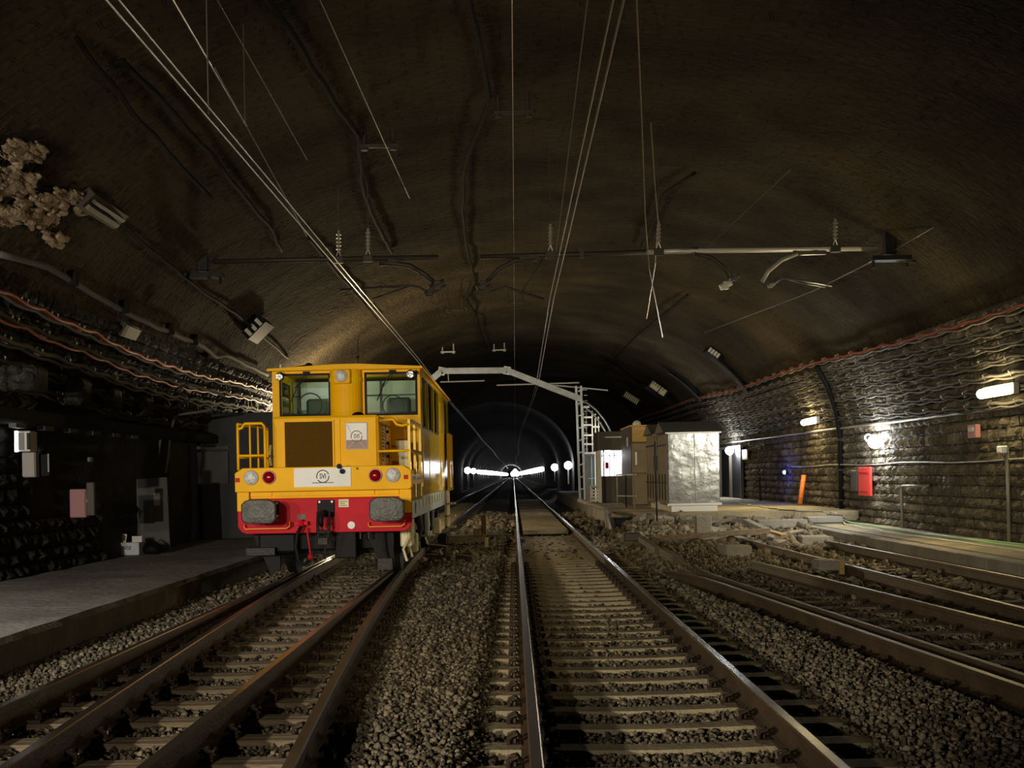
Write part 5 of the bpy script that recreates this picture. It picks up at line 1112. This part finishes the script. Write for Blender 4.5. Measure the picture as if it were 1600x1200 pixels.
lw('floodlight', (24, 706), (47, 673), 'pale_metal', 'boxy floodlight with bright white left rim on the left wall', 'lamp', 17.0, .25, (('lit_rim', 'lamp_rim', 0, .18, 0, 1), ('reflector', 'galv', .25, .62, .08, .92), ('bracket', 'dark_steel', .8, 1, .1, .9)))
lw('switch_box', (35, 746), (55, 706), 'plate_grey', 'flat grey switch box below the floodlight', 'box', 17.3, .15, (('cover', 'plate_grey', .05, .95, .05, .95),))
lw('black_canister', (58, 745), (77, 709), 'black', 'black box with pale edges right of the grey switch box', 'box', 17.5, .2, (('edge', 'plate_grey', .9, 1, .2, 1), ('edge', 'plate_grey', 0, .08, .8, 1)))
lw('pink_box', (109, 809), (134, 764), 'pink', 'pinkish wall box beside a dark open door on the left wall', 'box', 19.3, .2, (('door', 'pink', .08, .95, .06, .94),))
lw('open_door', (135, 806), (147, 753), 'dark_panel', 'narrow dark door leaf right of the pinkish box', 'door', 19.3, .1, (('handle', 'plate_grey', .1, .2, .4, .5),))
lw('small_switch', (136, 722), (143, 714), 'plate_grey', 'tiny pale switch in the dark recess above the pinkish box', 'switch', 20.2, .1, (('button', 'white', .3, .7, .3, .7),))
random.seed(5)
for i, (px, py, w_, h_) in enumerate(((109, 611, 36, 42), (164, 623, 28, 36), (214, 635, 28, 30), (25, 590, 60, 40))):
    y = [19.0, 20.8, 22.6, 16.6][i]; c_ = at(px, py, y); m = MB()
    W, H_ = w_*y/F/2, h_*y/F/2
    for a in range(3):
        for b in range(3): m.rock((c_.x+(a-1)*W*.6, y+random.uniform(-.05, .1), c_.z+(b-1)*H_*.6), W*.55, (1, 1.2, H_/W))
    m.box(c_.x-W, c_.x+W, y, y+.5, c_.z-H_, c_.z+H_, ch=.05)
    tag1(m, 'stone_corbel', 'dark_stone', ['stone corbel in the dark left gallery, nearest of the small three', 'stone corbel in the dark left gallery, middle of the small three', 'stone corbel in the dark left gallery, farthest of the small three', 'wide stone corbel at the left picture edge'][i], 'corbel')
th = thing('gallery_lintel', 'dark lintel beam under the corbels along the left wall', 'lintel', (-7, 16, 2.3)); MB().box(-7.05, -6.7, 15, 28, 2.30, 2.5, ch=.03).build('beam', 'near_black', th)
for k in range(6): y = 16.4+k*1.0; MB().box(-6.72, -6.62, y, y+.35, 2.22, 2.28).build('bracket', 'slab_grey', th)
bx = thing('carton', 'open white carton holding papers on the left platform', 'carton', (-6.8, 22.2, .12)); c_ = atz(196, 868, .12); x = c_.x+.06; y = c_.y-.1
MB().box(x-.21, x+.22, y, y+.35, .13, .36, ch=.008).build('box', 'paper', bx); text('lettering', 'SSSE', .09, Matrix.Translation((x, y-.003, .26)) @ FRONT, 'cable_grey', bx)
lp2 = MB(); M = Matrix.Translation((x-.18, y+.1, .42)) @ Matrix.Rotation(.15, 4, 'Y'); lp2.box(-.14, .14, 0, .02, -.07, .11); lp2.v = [tuple(M @ Vector(p)) for p in lp2.v]; c2 = lp2.build('lid_sheet', 'white', bx); text('lettering', 'JAJZ', .07, Matrix.Translation((x-.18, y+.095, .44)) @ FRONT, 'ink', c2)
MB().box(x+.06, x+.24, y+.12, y+.14, .36, .47).build('paper_sheet', 'white', bx)
th = thing('black_bag', 'dark crumpled bag beside the white carton', 'bag', (x+.4, y+.2, .12)); m = MB(); m.ball((x+.38, y+.3, .22), .17, 12, 8, sc=(1.1, 1, .75)); m.build('bag_body', 'black', th, smooth=True); m = MB(); m.tube([(x+.25, y+.25, .3), (x+.35, y+.25, .42), (x+.5, y+.25, .32)], .018, 6); m.build('strap', 'dark_steel', th)
# ================================================================ RUNNING TUNNEL LAMPS
def tl(x, y, z, label, r, group):
    th = thing('tunnel_lamp', label, 'lamp', (x, y, z)); MB().ball((x, y, z), r, 10, 8).build('globe', 'lamp_far', th, smooth=True)
    if y < 260: MB().box(x-.04, x+.04, y+.05, y+.1, z-1.2, z).build('stem', 'conduit', th)
RX = 3.62
for i, y in enumerate((78.5, 104)): tl(RX-.1, y, 2.0+.03*i, ['nearest glowing lamp on the right side of the running tunnel', 'second nearest glowing lamp on the right of the running tunnel'][i], .26+.05*i, None)
for i, y in enumerate((136, 156)): tl(-5.05, y, 2.05, ['outermost glowing lamp on the left side of the running tunnel', 'second outermost glowing lamp on the left of the running tunnel'][i], .36, None)
for k in range(24): tl(RX-.1, 150+k*12*(1+k*.1), 2.1, 'distant lamp in the glowing chain along the right tunnel wall', .30+.03*k, 'right chain of tunnel lamps')
for k in range(23): tl(-5.05, 180+k*12*(1+k*.1), 2.0, 'distant lamp in the glowing chain along the left tunnel wall', .30+.03*k, 'left chain of tunnel lamps')
# the train
th = thing('approaching_train', 'distant train with dazzling headlights where the tracks meet', 'train', (.84, 570, 0))
MB().box(-.6, 2.28, 570, 590, .5, 3.9, ch=.2).build('train_body', 'dark_steel', th)
for x in (-.1, 1.8): MB().ball((x, 569.7, 1.9), 1.1, 12, 8).build('headlight', 'lamp_white', th)
MB().ball((.84, 569.7, 3.3), .8, 12, 8).build('headlight', 'lamp_white', th)
light('train_headlight', 'SPOT', (.84, 560, 2.2), 9000, (1, .97, .9), .5, (.84, 0, 0), 2.0, 1.0)
light('tunnel_glow', 'POINT', (3.3, 78, 2.2), 25, (.96, .97, 1), .2)
# lamps of the hall beyond the locomotive
light('hall_lamp', 'POINT', (-5.9, 36.5, 3.0), 420, (1, .80, .48), .15)
light('hall_lamp', 'POINT', (-6.2, 42.5, 3.0), 110, (1, .80, .48), .15)
